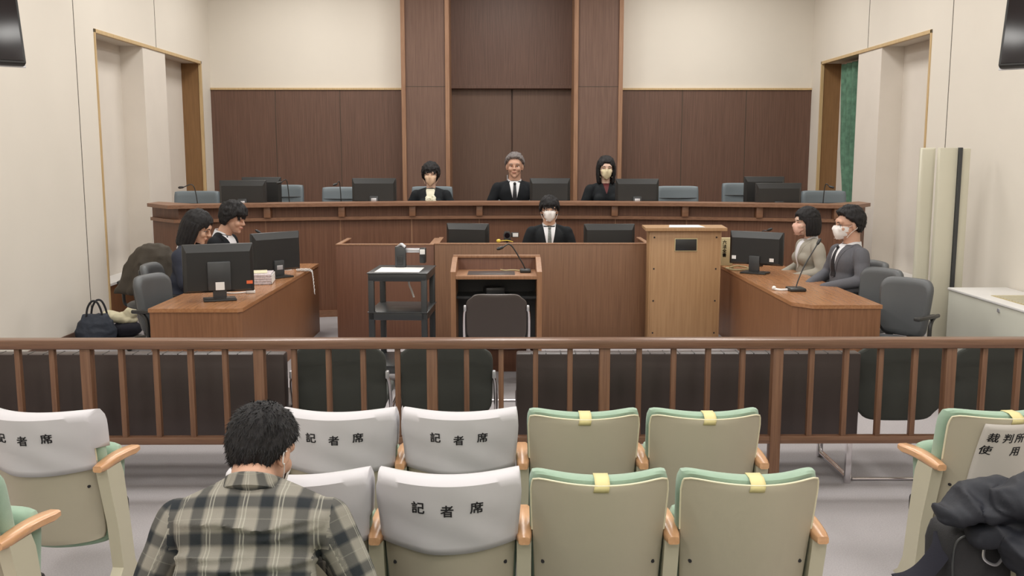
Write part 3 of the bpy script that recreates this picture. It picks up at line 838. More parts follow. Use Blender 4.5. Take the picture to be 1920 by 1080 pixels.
# beige slipcase with brush lettering
p = W(1366, 503, z=ZK)
t = thing('book_slipcase', 'beige book slipcase with vertical black writing standing on the right desk', 'book', (p.x + .02, 9.55, ZK))
hb = W(1366, 447, y=9.5).z - ZK
bm = NB(); b2(bm, -.075, .075, 0, .06, 0, hb, .003); OBJ('case', bm, 'bookbox', t)
for i, ch in enumerate('六法全書'):
    bm = boldtext(ch, .042, .001)
    bmesh.ops.rotate(bm, cent=(0, 0, 0), matrix=Euler((PI / 2, 0, 0)).to_matrix(), verts=bm.verts)
    bmesh.ops.translate(bm, vec=(-.01, -.0025, hb - .045 - i * .043), verts=bm.verts); thicken(bm, (0, .002, 0)); OBJ('letter', bm, 'ink', t, smooth=False)
p = W(1492, 545, z=ZK)
tip = W(1533, 457, y=p.y + .1); mic('black gooseneck microphone curving up from the right desk', (p.x, p.y, ZK), tip, W(1509, 497, y=p.y + .05), .06)
bm = NB(); tube(bm, smooth_path([(0, 0, .008), (-.06, -.01, .008), (-.1, .03, .01)]), .01, 8); ell(bm, (-.1, .03, .018), .018)
tag(OBJ('mic_cable', bm, 'white', None, (p.x - .07, p.y, ZK)), 'short white cable plug beside the right desk microphone', 'cable')
for u0, sgn in ((1372, 1),):
    p = W(u0, 505, z=ZK); bm = NB()
    tube(bm, smooth_path([(0, .03, .01), (-.08, -.02, .015), (-.02, -.12, .01), (.08, -.1, .01), (.15, -.02, .01), (.05, .04, .03), (-.04, .0, .02)]), .008, 6)
    tag(OBJ('cable', bm, 'mesh', None, (p.x + .02, p.y + .0, ZK)), 'beige coiled cable beside the slipcase on the right desk', 'cable')
# papers and books on the left desk
p = W(490, 530, z=ZK)
t = thing('document_stack', 'thick stack of papers with a yellow sheet on the left desk', 'papers', (p.x - .02, p.y, ZK), R(8))
bm = NB()
for k in range(4): box(bm, (random.uniform(-.006, .006), 0, .012 + k * .022), (.24, .3, .021), (0, 0, random.uniform(-.03, .03)), .003)
OBJ('pages', bm, 'pages', t)
bm = NB(); box(bm, (-.03, .02, .093), (.2, .2, .006), (0, 0, .1), .001); OBJ('yellow_sheet', bm, 'bagcream', t)
bm = NB(); b2(bm, .1195, .124, -.14, .14, .006, .08); OBJ('white_edge', bm, 'paper', t)
p = W(553, 497, z=ZK)
t = thing('thick_book', 'thick open-edged book at the far end of the left desk', 'book', (p.x - .06, 9.3, ZK), R(5))
bm = NB(); b2(bm, -.1, .1, -.13, .13, .004, .07, .004); OBJ('pages', bm, 'pages', t)
bm = NB(); b2(bm, -.105, .105, -.135, .135, 0, .006); b2(bm, -.105, .105, -.135, .135, .068, .074); OBJ('cover', bm, 'paper', t)
p = W(470, 550, z=ZK); bm = NB()
box(bm, (0, 0, .014), (.07, .05, .028), (0, 0, .4), .008); tube(bm, smooth_path([(-.03, 0, .01), (-.12, -.05, .008), (-.2, -.03, .008), (-.26, -.1, .008)]), .006, 6)
tag(OBJ('adapter', bm, 'white', None, (p.x, p.y, ZK)), 'small white adapter and cable beside the stand of the large left monitor', 'cable')
# spiral cable over the edge
pts = []
a0 = V((pL1.x - .1, 9.0, ZK + .015)); 
for k in range(120):
    s = k / 119; c = V((pL1.x - .08 + .14 * min(1, s * 1.6) , 9.05 + .02 * s, ZK + .018)); 
    if s > .5: c.z -= (s - .5) ** 2 * .9; c.x += (s - .5) * .05
    pts.append(c + V((0, .012 * math.cos(k * 1.1), .012 * math.sin(k * 1.1))))
bm = NB(); tube(bm, pts, .004, 6)
tag(OBJ('coiled_cable', bm, 'white', None), 'white coiled cable hanging over the edge of the left desk', 'cable')
p = W(487, 436, y=9.45)
mic('thin black microphone rising behind the second left desk monitor', (pL1.x - .35, 9.5, ZK), p, V((p.x + .07, 9.45, p.z - .04)), .04)
p = W(1440, 432, y=9.4)
mic('thin black microphone rising behind the right desk monitor', (pR2.x + .32, 9.5, ZK), p, V((p.x - .05, 9.45, p.z - .03)), .04)

# ------------------------------------------------------------------ office chairs
def office_chair(label):
    """faces -Y locally"""
    t = thing('office_chair', label, 'chair', group='grey office chairs at the lawyers desks')
    bm = NB(); slab(bm, .225, .47, .93, .075, bend=-.045, tilt=-.05, k=.12, edge=.03, y0=.17, hw2=.2, nx=20, nz=16); OBJ('backrest', bm, 'greych2', t)
    bm = NB(); slab(bm, .19, .52, .88, .02, bend=-.045, tilt=-.04, k=.12, edge=.008, y0=.24, hw2=.17); OBJ('back_shell', bm, 'plastic', t)
    bm = NB(); ell(bm, (0, -.02, .44), (.25, .25, .05), 28, 12); q = bm.verts[:]
    for v in q: v.co.x = max(-.235, min(.235, v.co.x)); v.co.y = max(-.25, min(.22, v.co.y))
    OBJ('seat', bm, 'greych2', t)
    bm = NB(); tube(bm, smooth_path([(0, .1, .42), (0, .27, .42), (0, .28, .6)]), .022, 8); OBJ('back_stem', bm, 'plastic', t)
    for s in (-1, 1):
        bm = NB(); tube(bm, smooth_path([(s * .2, .05, .42), (s * .28, .05, .44), (s * .285, .06, .6), (s * .28, .12, .66), (s * .27, .2, .665)]), .016, 8)
        b_ = OBJ('arm_bracket', bm, 'plastic', t)
        bm = NB(); box(bm, (s * .28, .0, .67), (.055, .28, .03), None, .012); OBJ('armrest', bm, 'plastic', t)
    bm = NB(); cyl(bm, (0, 0, .09), (0, 0, .42), .03); OBJ('pedestal', bm, 'plastic', t)
    bm = NB()
    for k in range(5):
        a = 2 * PI * k / 5; d = V((math.cos(a), math.sin(a), 0)); tube(bm, [V((0, 0, .11)), d * .27 + V((0, 0, .075))], [.028, .016], 8); ell(bm, d * .27 + V((0, 0, .032)), .032, 10, 8)
    OBJ('base', bm, 'plastic', t)
    return t
oc = office_chair('')
offs = [(-2.55, 7.33, R(74), 'grey office chair tucked at the near end of the left desk'),
        (-3.3, 8.92, R(10), 'office chair by the left wall with a dark coat over it'),
        (-2.82, 8.15, R(90), 'office chair the woman in glasses sits on at the left desk'),
        (-2.86, 9.38, R(86), 'office chair the man at the left desk sits on'),
        (2.86, 7.0, R(-52), 'empty grey office chair at the right desk, nearest the rail'),
        (2.90, 7.66, R(-62), 'empty grey office chair at the right desk, beside the man in the grey suit'),
        (3.02, 8.26, R(-82), 'office chair the man in the grey suit and mask sits on'),
        (2.95, 9.05, R(-90), 'office chair the woman in the light grey suit sits on')]
for i, (x, y, a, lb) in enumerate(offs):
    o = oc if i == 0 else dup(oc, (x, y, 0), a, lb)
    o.location = (x, y, 0); o.rotation_euler = (0, 0, a); o['label'] = lb; o.scale = (.95, .95, .95)

# ------------------------------------------------------------------ rail
YR = 4.87
t = thing('rail', 'brown wooden balustrade dividing the public seats from the court', 'rail', (0, YR, 0))
zr1 = W(960, 634, y=YR).z; zr0 = W(960, 655, y=YR - .04).z
bm = NB(); b2(bm, XL + .013, XR - .013, -.045, .04, zr0, zr1, .012); OBJ('top_rail', bm, 'rail', t)
zb1, zb0 = W(960, 819, y=YR - .02).z, W(960, 833, y=YR - .02).z
bm = NB(); b2(bm, XL + .013, XR - .013, -.022, .022, zb0, zb1, .004); OBJ('bottom_rail', bm, 'rail', t)
k = -14
while True:
    u = 811 + 64.3 * k; x = (u - 948) / 64.3 * .1772 + .0
    x = W(u, 740, y=YR).x
    if x > XR - .1: break
    if x > XL + .1:
        bm = NB()
        if k % 5 == 0:
            b2(bm, x - .027, x + .027, -.03, .03, 0, zr0 + .004, .004); OBJ('post', bm, 'railv', t)
        else:
            b2(bm, x - .0135, x + .0135, -.017, .017, zb1 - .004, zr0 + .004, .003); OBJ('baluster', bm, 'railv', t)
    k += 1

# ------------------------------------------------------------------ leather benches
def settee(label, x0, x1):
    w = (x1 - x0) / 2
    t = thing('leather_bench', label, 'bench', ((x0 + x1) / 2, 5.06, 0), 0, 'brown benches behind the rail')
    zt = W(1200, 663, y=5.06).z; zb = W(1200, 825, y=5.06).z
    bm = NB(); b2(bm, -w, w, 0, .09, zb, zt, .012); OBJ('backrest', bm, 'leather', t)
    bm = NB()
    for k in range(1, int(2 * w / .08)):
        x = -w + k * .08; b2(bm, x - .002, x + .002, .004, .088, zt - .003, zt + .0015)
    OBJ('tufting', bm, 'plastic', t)
    bm = NB(); b2(bm, -w, w, .09, .58, .33, .42, .025); OBJ('seat', bm, 'leather', t)
    for s in (-1, 1):
        X = s * (w - .03); bm = NB()
        b2(bm, X - .016, X + .016, .03, .055, .0, zb + .02, .003); b2(bm, X - .016, X + .016, .5, .525, 0, .34, .003); cyl(bm, (X, .05, .03), (X, .5, .03), .011); cyl(bm, (X, .05, .3), (X, .5, .3), .011)
        OBJ('leg_frame', bm, 'chrome', t)
    return t
xe = W(538, 740, y=5.1).x
settee('dark brown leather bench behind the rail on the left', xe - 1.85, xe)
settee('dark brown leather bench behind the middle of the rail', W(968, 740, y=5.06).x, W(1612, 740, y=5.06).x)

# ------------------------------------------------------------------ theatre seats
def theatre_seat(label, covered=False, taped=False, left_arm=True, right_arm=False, sign=False, down=False):
    """seat faces +Y; back leans towards the viewer"""
    t = thing('theatre_seat', label, 'seat', group=None)
    bm = NB(); S = slab(bm, .223, .225, .780, .018, bend=.105, tilt=.12, k=.045, edge=.004, y0=0, hw2=.2, nx=28, nz=24, ex=14)
    OBJ('back_shell', bm, 'shell', t)
    # highlight on the shell's rim, put in as a pale tube
    def P(a, b): 
        q = S(a, b, .004, -.001); return q
    pts = [P(-1, .3)] + [P(-1, b) for b in (.6, .85, .96)] + [P(-1 + 2 * i / 24, 1) for i in range(25)] + [P(1, b) for b in (.96, .85, .6, .3)]
    bm = NB(); tube(bm, pts, .0035, 6); OBJ('rim_highlight', bm, 'rim_highlight', t)
    bm = NB(); slab(bm, .228, .20, .795, .075, bend=.105, tilt=.125, k=.05, edge=.022, y0=.0185, hw2=.211, nx=28, nz=24, ex=14); OBJ('back_cushion', bm, 'green', t)
    bm = NB()
    if down: box(bm, (0, .33, .30), (.44, .40, .09), None, .03)
    else: slab(bm, .225, .19, .60, .085, bend=.02, tilt=-.03, k=.08, edge=.025, y0=.2, hw2=.21)
    OBJ('seat_cushion', bm, 'green', t)
    for s in (-1, 1):
        bm = NB(); q = S(s * .86, -.1, -.002, 0); cyl(bm, q, q + V((0, .008, 0)), .006, 10); OBJ('screw', bm, 'ink', t)
    arms = ([-1] if left_arm else []) + ([1] if right_arm else [])
    for s in arms:
        X = s * .2425
        bm = NB()
        rings = []
        for k in range(9):
            u = k / 8; y = -.0 + .31 * u; z = .573 + .012 * math.sin(u * PI) - .005 * u; hw = .031 - .006 * (1 - u) ** 3 + .0 * u; th = .034
            if k in (0, 8): hw *= .8; th *= .75
            rings.append([V((X + hw * .92 * a[0], y, z - th / 2 + th / 2 * a[1])) for a in ((-1, -.6), (-.7, -1), (.7, -1), (1, -.6), (1, .6), (.7, 1), (-.7, 1), (-1, .6))])
        loft(bm, rings); OBJ('armrest', bm, 'arm', t, angle=50)
        bm = NB()
        def rr(yc, dy, z, hx=.024): return [V((X - hx, yc - dy, z)), V((X + hx, yc - dy, z)), V((X + hx, yc + dy, z)), V((X - hx, yc + dy, z))]
        loft(bm, [rr(.085, .055, .55), rr(.1, .06, .5), rr(.14, .05, .3), rr(.165, .05, .1), rr(.15, .10, .03), rr(.14, .15, .0)])
        OBJ('arm_pedestal', bm, 'metalcream', t, angle=20)
        bm = NB(); box(bm, (X - s * .02, .19, .33), (.05, .1, .09), None, .02); OBJ('hinge', bm, 'plastic', t)
    if covered:
        bm = NB(); n = 30; rows = []
        def surf(a, zz, off):
            b = (zz - (.225 + .780) / 2) / ((.780 - .225) / 2); return S(a, max(-1, min(1.0, b)), off, -.004)
        prof = []
        # front hem, over the top, down the back with a sagging hem
        for i in range(n + 1):
            a = -1 + 2 * i / n; hem = .792 - .238 - .012 * (1 - a * a)
            col = []
            wob = .0025 * math.sin(a * 9 + 1)
            for j in range(7): col.append(surf(a, .62 + (.765 - .62) * j / 6, .018 + .075 + .010))
            top = surf(a, .780, 0)
            col.append(V((top.x, surf(a, .78, .085).y, .792 - .004 * abs(a) ** 8)))
            col.append(V((top.x, surf(a, .78, .05).y, .7985 - .004 * abs(a) ** 8)))
            col.append(V((top.x, surf(a, .78, .008).y, .796 - .004 * abs(a) ** 8)))
            col.append(surf(a, .786, -.009))
            for j in range(1, 11):
                zz = .782 + (hem - .782) * j / 10; col.append(surf(a, zz, -.010 + wob * j / 10 - .0035 * math.sin(zz * 50 + a * 5 + 2 * a * a) * (j / 10) - .004 * math.exp(-((j - 3) / 1.5) ** 2) * abs(a)))
            for jj, c_ in enumerate(col): c_.x *= 1.02 + .02 * math.sin(jj / 17 * PI)
            rows.append(col)
        m_ = len(rows[0])
        va = [[bm.verts.new(p) for p in r] for r in rows]
        for i in range(n):
            for j in range(m_ - 1): bm.faces.new((va[i][j], va[i + 1][j], va[i + 1][j + 1], va[i][j + 1]))
        # sides
        for i in (0, n):
            for j in range(0, 7): 
                pass
            ring = va[i]
            half = m_ - 1
            L_ = ring[:9]; Rr = ring[9:]
            # stitch the side gusset between front and back halves
            fr = list(reversed(ring[:7])); bk = ring[10:17]
            prev = (ring[7], ring[9])
            try:
                bm.faces.new((ring[7], ring[8], ring[9]))
                bm.faces.new((ring[7], ring[9], ring[10], fr[0]))
                for q in range(6): bm.faces.new((fr[q], bk[q], bk[q + 1], fr[q + 1]))
            except ValueError: pass
        bmesh.ops.recalc_face_normals(bm, faces=bm.faces)
        cov = OBJ('seat_cover', bm, 'cover', t, angle=60)
        md = cov.modifiers.new('thick', 'SOLIDIFY'); md.thickness = .002; md.offset = 0
        bv = BVHTree.FromObject(cov, bpy.context.evaluated_depsgraph_get())
        for dx, ch, dz in ((-.092, '記', .004), (0, '者', -.004), (.092, '席', .004)):
            tm = boldtext(ch, .043, .0009)
            for v in tm.verts:
                x, z = v.co.x + dx, v.co.y + .70 + dz
                h = bv.ray_cast(V((x, -1, z)), V((0, 1, 0))); v.co = (x, (h[0].y if h[0] else -.05) - .0022, z)
            thicken(tm, (0, .0015, 0)); OBJ('letter', tm, 'ink', cov, smooth=False)
    if taped:
        bm = NB(); rows = []
        for i in range(5):
            a = -.12 + .22 * i / 4
            rows.append([S(a - .02 , .925, -.003, 0), S(a - .01, .98, -.004, 0), V((S(a, 1, 0, 0).x, S(a, 1, .004, 0).y, .787)), V((S(a, 1, 0, 0).x, S(a, 1, .03, 0).y, .7985)), V((S(a, 1, 0, 0).x, S(a, 1, .08, 0).y, .7975)), V((S(a, 1, 0, 0).x, S(a, .9, .1, 0).y, .755))])
        va = [[bm.verts.new(p) for p in r] for r in rows]
        for i in range(4):
            for j in range(5): bm.faces.new((va[i][j], va[i + 1][j], va[i + 1][j + 1], va[i][j + 1]))
        o = OBJ('masking_tape', bm, 'tape', t, angle=60); md = o.modifiers.new('t', 'SOLIDIFY'); md.thickness = .0015
        # paper sheet taped on the front whose corner shows over the top
        bm = NB(); box(bm, (.0, .012, .76), (.2, .0015, .13), (0, R(-3), 0)); o2 = OBJ('paper_notice', bm, 'green', t) if False else None
    if sign:
        bm = NB(); n = 14; rows = []
        for i in range(n + 1):
            a = -.56 + 1.3 * i / n; col = []
            for j in range(13):
                b = .93 - 1.12 * j / 12; sk = -.12 * j / 12 * (1 - i / n) ; col.append(S(min(1, a + sk), b, -.006 - .004 * math.sin(a * 5 + b * 4), 0))
            rows.append(col)
        va = [[bm.verts.new(p) for p in r] for r in rows]
        for i in range(n):
            for j in range(12): bm.faces.new((va[i][j], va[i + 1][j], va[i + 1][j + 1], va[i][j + 1]))
        sg = OBJ('paper_sign', bm, 'sheet', t, angle=60); md = sg.modifiers.new('t', 'SOLIDIFY'); md.thickness = .001
        bv = BVHTree.FromObject(sg, bpy.context.evaluated_depsgraph_get())
        for ch, x0_, z0_ in (('裁', -.088, .70), ('判', -.034, .70), ('所', .014, .70), ('使', -.104, .645), ('用', .004, .645)):
            tm = boldtext(ch, .042, .0005)
            for v in tm.verts:
                x, z = v.co.x + x0_ + v.co.y * .15, v.co.y + z0_
                h = bv.ray_cast(V((x, -1, z)), V((0, 1, 0))); v.co = (x, (h[0].y if h[0] else -.05) - .002, z)
            thicken(tm, (0, .0012, 0)); OBJ('letter', tm, 'ink', sg, smooth=False)
    return t

ROWY = {0: 2.12, 1: 2.965, 2: 3.715}
proto = {'cov': theatre_seat('', covered=True), 'tape': theatre_seat('', taped=True), 'plain': theatre_seat(''), 'down': theatre_seat('', down=True),
         'covR': theatre_seat('', covered=True, left_arm=False, right_arm=True), 'tapeR': theatre_seat('', taped=True, right_arm=True),
         'plainR': theatre_seat('', left_arm=False, right_arm=True), 'sign': theatre_seat('', taped=True, sign=True)}
used = set()
def seat(kind, x, y, label, group, rz=0):
    if kind in used: o = dup(proto[kind], (x, y, 0), rz, label)
    else: used.add(kind); o = proto[kind]; o.location = (x, y, 0); o.rotation_euler = (0, 0, rz); o['label'] = label
    o['group'] = group
    return o
XS = [.302 + .485 * k for k in (-2, -1, 0, 1)]
g2, g1, g0 = 'seats of the row nearest the rail', 'seats of the second row from the rail', 'seats of the row nearest the camera'
seat('cov', XS[0], ROWY[2], 'white-covered seat in the row nearest the rail, right behind the plaid-shirted man head', g2)
seat('cov', XS[1], ROWY[2], 'white-covered seat in the row nearest the rail, beside the green seats', g2)
seat('tape', XS[2] + .01, ROWY[2], 'green seat with yellow tape in the row nearest the rail, beside the white covers', g2)
seat('tapeR', XS[3] + .01, ROWY[2], 'green seat with yellow tape at the aisle end of the row nearest the rail', g2)
seat('cov', XS[0], ROWY[1], 'white-covered seat beside the plaid-shirted man shoulder, mostly hidden by him', g1)
seat('cov', XS[1], ROWY[1], 'white-covered seat in the second row, largest lettering, right of the man', g1)
seat('tape', XS[2], ROWY[1], 'green seat with yellow tape in the second row, beside the white cover', g1)
seat('tapeR', XS[3], ROWY[1], 'green seat with yellow tape at the aisle end of the second row', g1)
seat('down', XS[0], ROWY[0], 'seat the man in the plaid shirt sits on', g0)
for i, nm in ((1, 'green seat top at the bottom edge, just right of the man in plaid'), (2, 'green seat top at the bottom edge in front of the taped seat')):
    seat('plain', XS[i], ROWY[0] - .005, nm, g0)
seat('plainR', XS[3] + .01, ROWY[0] - .005, 'green seat top at the bottom edge at the aisle end', g0)
seat('covR', -1.865, ROWY[2], 'white-covered seat across the left aisle in the row nearest the rail', g2, R(-6))
seat('plainR', -1.865, ROWY[1], 'green seat across the left aisle in the second row, only its armrest showing', g1, R(-8))
seat('sign', 1.985, ROWY[2], 'green seat across the right aisle with a taped paper sign', g2, R(6))
seat('tape', 1.975, ROWY[1], 'seat across the right aisle under the black coat', g1)

# ------------------------------------------------------------------ wall side furniture
# ceiling-hung displays at both sides
for s, lb in ((-1, 'large dark display hanging at the top left corner'), (1, 'large dark display hanging at the top right corner')):
    Y = 6.4
    c = W(50, 119, y=Y) if s < 0 else W(1871, 124, y=Y)
    t = thing('hanging_display', lb, 'display', c)
    yaw = R(38) * -s
    Rm = (Matrix.Rotation(yaw, 3, 'Z') @ Matrix.Rotation(R(-17), 3, 'X'))
    def pp(bm): bmesh.ops.rotate(bm, cent=(0, 0, 0), matrix=Rm, verts=bm.verts); return bm
    w_, h_ = 1.1, .66
    xo = s * w_ / 2
    bm = NB(); box(bm, (xo, .03, h_ / 2), (w_, .06, h_), None, .01); OBJ('casing', pp(bm), 'plastic', t)
    bm = NB(); box(bm, (xo, -.002, h_ / 2), (w_ - .03, .006, h_ - .03), None, .002); OBJ('screen', pp(bm), 'screen', t)
    bm = NB(); box(bm, (xo, .062, h_ / 2), (w_ + .012, .006, h_ + .012), None, .002); OBJ('rear_edge', pp(bm), 'silver', t)
    ctr = Rm @ V((xo, .1, h_ * .6))
    bm = NB(); cyl(bm, ctr, V((ctr.x, ctr.y, CEIL - c.z)), .025); box(bm, ctr, (.2, .06, .2), None, .01); OBJ('hanger', bm, 'white', t)

# white air cabinet along the right wall
XCf = 3.9
ye = W(1779, 540, x=XCf).y; zt = W(1779, 539, x=XCf).z
t = thing('air_cabinet', 'long low white heating cabinet along the right wall', 'heater', (0, 0, 0))
bm = NB(); b2(bm, XCf, XR - .015, 4.9, ye, 0, zt - .02, .006); OBJ('casing', bm, 'radiator', t)
bm = NB(); b2(bm, XCf - .008, XR - .015, 4.9, ye + .008, zt - .02, zt, .005); OBJ('top_panel', bm, 'white', t)
bm = NB(); b2(bm, XCf + .12, XR - .1, 5.1, ye - .5, zt, zt + .004)
OBJ('grille', bm, 'mesh', t)
bm = NB()
for k in range(60):
    y = 5.12 + k * (ye - .5 - 5.15) / 60; b2(bm, XCf + .13, XR - .11, y, y + .012, zt + .004, zt + .009)
OBJ('grille_bars', bm, 'cream', t, smooth=False)
p = W(1873, 582, x=XCf); bm = NB(); box(bm, (XCf - .004, p.y, p.z), (.012, .03, .03), None, .004); OBJ('lock', bm, 'silver', t)
bm = NB(); b2(bm, XCf + .02, XR - .015, 4.92, ye - .02, 0.0, .05); OBJ('kick', bm, 'plastic2', t) if False else bm.free()
# pale folding partition behind it
Yp = 8.75
ztp_ = W(1780, 277, y=Yp).z
xa_, xb_, xc_, xd_ = (W(u, 300, y=Yp).x for u in (1737, 1762, 1796, 1818))
t = thing('folding_partition', 'tall cream standing panel with a black edge against the right wall', 'partition', (xb_, Yp, 0))
bm = NB(); slab(bm, (xb_ - xa_) / 2 + .01, .0, ztp_, .05, k=.0, edge=.018, nx=6, nz=4); bmesh.ops.translate(bm, vec=(-(xb_ - xa_) / 2, .1, 0), verts=bm.verts); OBJ('rounded_panel', bm, 'cream', t)
bm = NB(); box(bm, ((xc_ - xb_) / 2, .03, ztp_ / 2), (xc_ - xb_, .06, ztp_), None, .006); OBJ('main_panel', bm, 'cream', t)
bm = NB(); box(bm, (xc_ - xb_ + .016, .0, ztp_ / 2 + .002), (.03, .05, ztp_), None, .004); OBJ('black_edge', bm, 'plastic2', t)
bm = NB(); box(bm, ((xc_ + xd_) / 2 - xb_ + .016, .02, ztp_ / 2), (xd_ - xc_ - .02, .05, ztp_ - .01), None, .008); OBJ('end_panel', bm, 'cream', t)

# ------------------------------------------------------------------ cloth heaps, bags
def clothify(bm, amp=.012, sc=9, seed=0, aniso=(1, 1, 1)):
    bm.normal_update(); o = V((seed * 7.3, seed * 3.1, seed))
    d = []
    for v in bm.verts:
        p = V((v.co.x * aniso[0], v.co.y * aniso[1], v.co.z * aniso[2])) * sc + o
        n = 1 - abs(noise.noise(p)) * 2.2; n2 = noise.noise(p * 2.7)
        d.append((v, v.normal * (amp * (n * .8 + n2 * .35))))
    for v, q in d: v.co += q
    return bm

# handbags by the left wall
p = W(176, 630, z=.0)
t = thing('handbag', 'dark quilted handbag with two loop handles standing by the left wall', 'bag', (-4.02, 9.3, 0), R(14), None, 1.12)
bm = NB(); loft(bm, [[V((w * math.cos(a) * 1.0, d * math.sin(a), z)) for a in [2 * PI * k / 24 for k in range(24)]] for w, d, z in ((.15, .08, .0), (.165, .1, .02), (.17, .1, .08), (.14, .08, .16), (.105, .045, .215), (.1, .03, .225))])
bm = clothify(remesh(bm, .008, 2), .008, 14, 1); OBJ('bag_body', bm, 'bagnavy', t)
for yy, rr_ in ((-.03, .0), (.03, .03)):
    bm = NB(); tube(bm, smooth_path([(-.07 + rr_, yy, .18), (-.055 + rr_, yy, .28), (-.02 + rr_, yy, .34), (.02 + rr_, yy, .34), (.05 + rr_, yy, .28), (.07 + rr_, yy, .18)]), .009, 8); OBJ('handle', bm, 'bagblack', t)
bm = NB()
for c, r, ro in (((0, 0, .07), (.16, .13, .075), (0, 0, 0)), ((.06, -.02, .08), (.09, .1, .06), (0, .2, 0)), ((-.08, 0, .05), (.1, .1, .05), (0, 0, .3))): ell(bm, c, r, rot=ro)
bm = clothify(remesh(bm, .008, 3), .012, 9, 2)
for v in bm.verts: v.co.z = max(.002, v.co.z)
o = OBJ('folded_coat', bm, 'navycloth', None, (-3.80, 9.5, 0)); tag(o, 'dark navy garment on the floor under the cream cloth bag', 'clothes')
bm = NB()
for c, r, ro in (((0, 0, .05), (.17, .10, .05), (0, .15, 0)), ((.1, 0, .09), (.09, .07, .06), (0, -.6, 0)), ((-.09, .02, .07), (.09, .08, .04), (0, .3, .2)), ((.0, -.04, .07), (.1, .06, .035), (.2, 0, 0))): ell(bm, c, r, rot=ro)
bm = clothify(remesh(bm, .007, 3), .013, 11, 3)
o = OBJ('cloth_bag', bm, 'bagcream', None, (-3.86, 9.52, .13)); tag(o, 'crumpled cream cloth bag lying beside the dark handbag', 'bag')

# brown coat over the chair by the left wall
bm = NB(); rings = []
for z, w_, d_, cx_ in ((.56, .27, .12, -.03), (.57, .29, .15, -.04), (.60, .29, .16, -.03), (.66, .265, .15, -.01), (.80, .225, .135, 0), (.90, .185, .12, .01), (.97, .13, .09, .02), (1.0, .06, .04, .02)):
    ring = []
    for k in range(64):
        a = 2 * PI * k / 64; f = 1 + (.10 * math.sin(7 * a + z * 3) + .05 * math.sin(13 * a - z * 5)) * min(1, (1.02 - z) * 3)
        ring.append(V((cx_ + w_ * math.cos(a) * f, d_ * math.sin(a) * f, z)))
    rings.append(ring)
loft(bm, rings); bm = clothify(remesh(bm, .010, 2), .014, 10, 4, (1, 1, .5))
o = OBJ('draped_coat', bm, 'coatbrown', None, (-3.2, 8.66, .0), R(4)); tag(o, 'dark olive brown coat draped over the chair by the left wall', 'coat')

# black bag and coat at the lower right
t = thing('shoulder_bag', 'black zipped bag standing in the right aisle under the black coat', 'bag', (1.64, 3.2, 0), R(4))
bm = NB(); slab(bm, .15, .0, .545, .2, bend=.02, k=.14, edge=.045, nx=14, nz=16, y0=-.1, vb=.02); bm = clothify(bm, .005, 12, 5); OBJ('bag_body', bm, 'bagblack', t)
bm = NB(); slab(bm, .12, .05, .33, .05, bend=.02, k=.14, edge=.02, nx=10, nz=10, y0=-.15); OBJ('front_pocket', bm, 'bagblack', t)
bm = NB(); tube(bm, smooth_path([(-.13, -.12, .3), (-.135, -.11, .45), (-.11, -.11, .52), (0, -.12, .54), (.1, -.11, .53)]), .004, 6); OBJ('zip', bm, 'plastic2', t)
bm = NB(); tube(bm, smooth_path([(-.04, -.13, .5), (-.05, -.15, .46), (-.01, -.155, .44), (.02, -.15, .47)]), .005, 6); OBJ('zip_pull', bm, 'silver', t)
bm = NB(); tube(bm, smooth_path([(-.12, -.02, .5), (-.15, -.06, .46), (-.21, -.08, .40), (-.27, -.10, .375), (-.33, -.12, .375)]), .005, 8, rb=.035); OBJ('strap', bm, 'navycloth', t)
bm = NB()
for c, r, ro in (((1.80, 3.02, .665), (.30, .11, .075), (0, -.25, .1)), ((1.53, 3.10, .60), (.15, .09, .03), (.1, -.45, .05)), ((1.74, 2.96, .53), (.20, .13, .10), (0, -.45, 0)), ((1.70, 2.90, .43), (.12, .09, .09), (0, -.6, 0)),
                 ((1.9, 3.0, .70), (.22, .14, .09), (0, 0, 0)), ((1.9, 2.93, .55), (.2, .1, .12), (0, .1, 0)), ((1.60, 3.05, .56), (.13, .09, .035), (.2, -.7, 0)), ((1.44, 3.1, .565), (.05, .05, .012), (0, -.3, 0))): ell(bm, c, r, rot=ro)
bm = remesh(bm, .008, 2)
# long gathered folds running down from the seat towards the aisle
bm.normal_update(); dd = []
for v in bm.verts:
    p = v.co; q = p.x * .5 + p.z * .9; r_ = -p.x * .85 + p.z * .5
    n1 = 1 - abs(noise.noise(V((r_ * 3.2, q * 11, p.y * 4)))) * 3.2
    n2 = 1 - abs(noise.noise(V((r_ * 8 + 5, q * 24, p.y * 9)))) * 2.6
    dd.append((v, v.normal * (.022 * n1 + .008 * n2)))
for v, q in dd: v.co += q
tag(OBJ('black_coat', bm, 'coatblack', None, (.06, 0, .045), angle=80), 'black padded coat heaped over the seat at the lower right', 'coat')

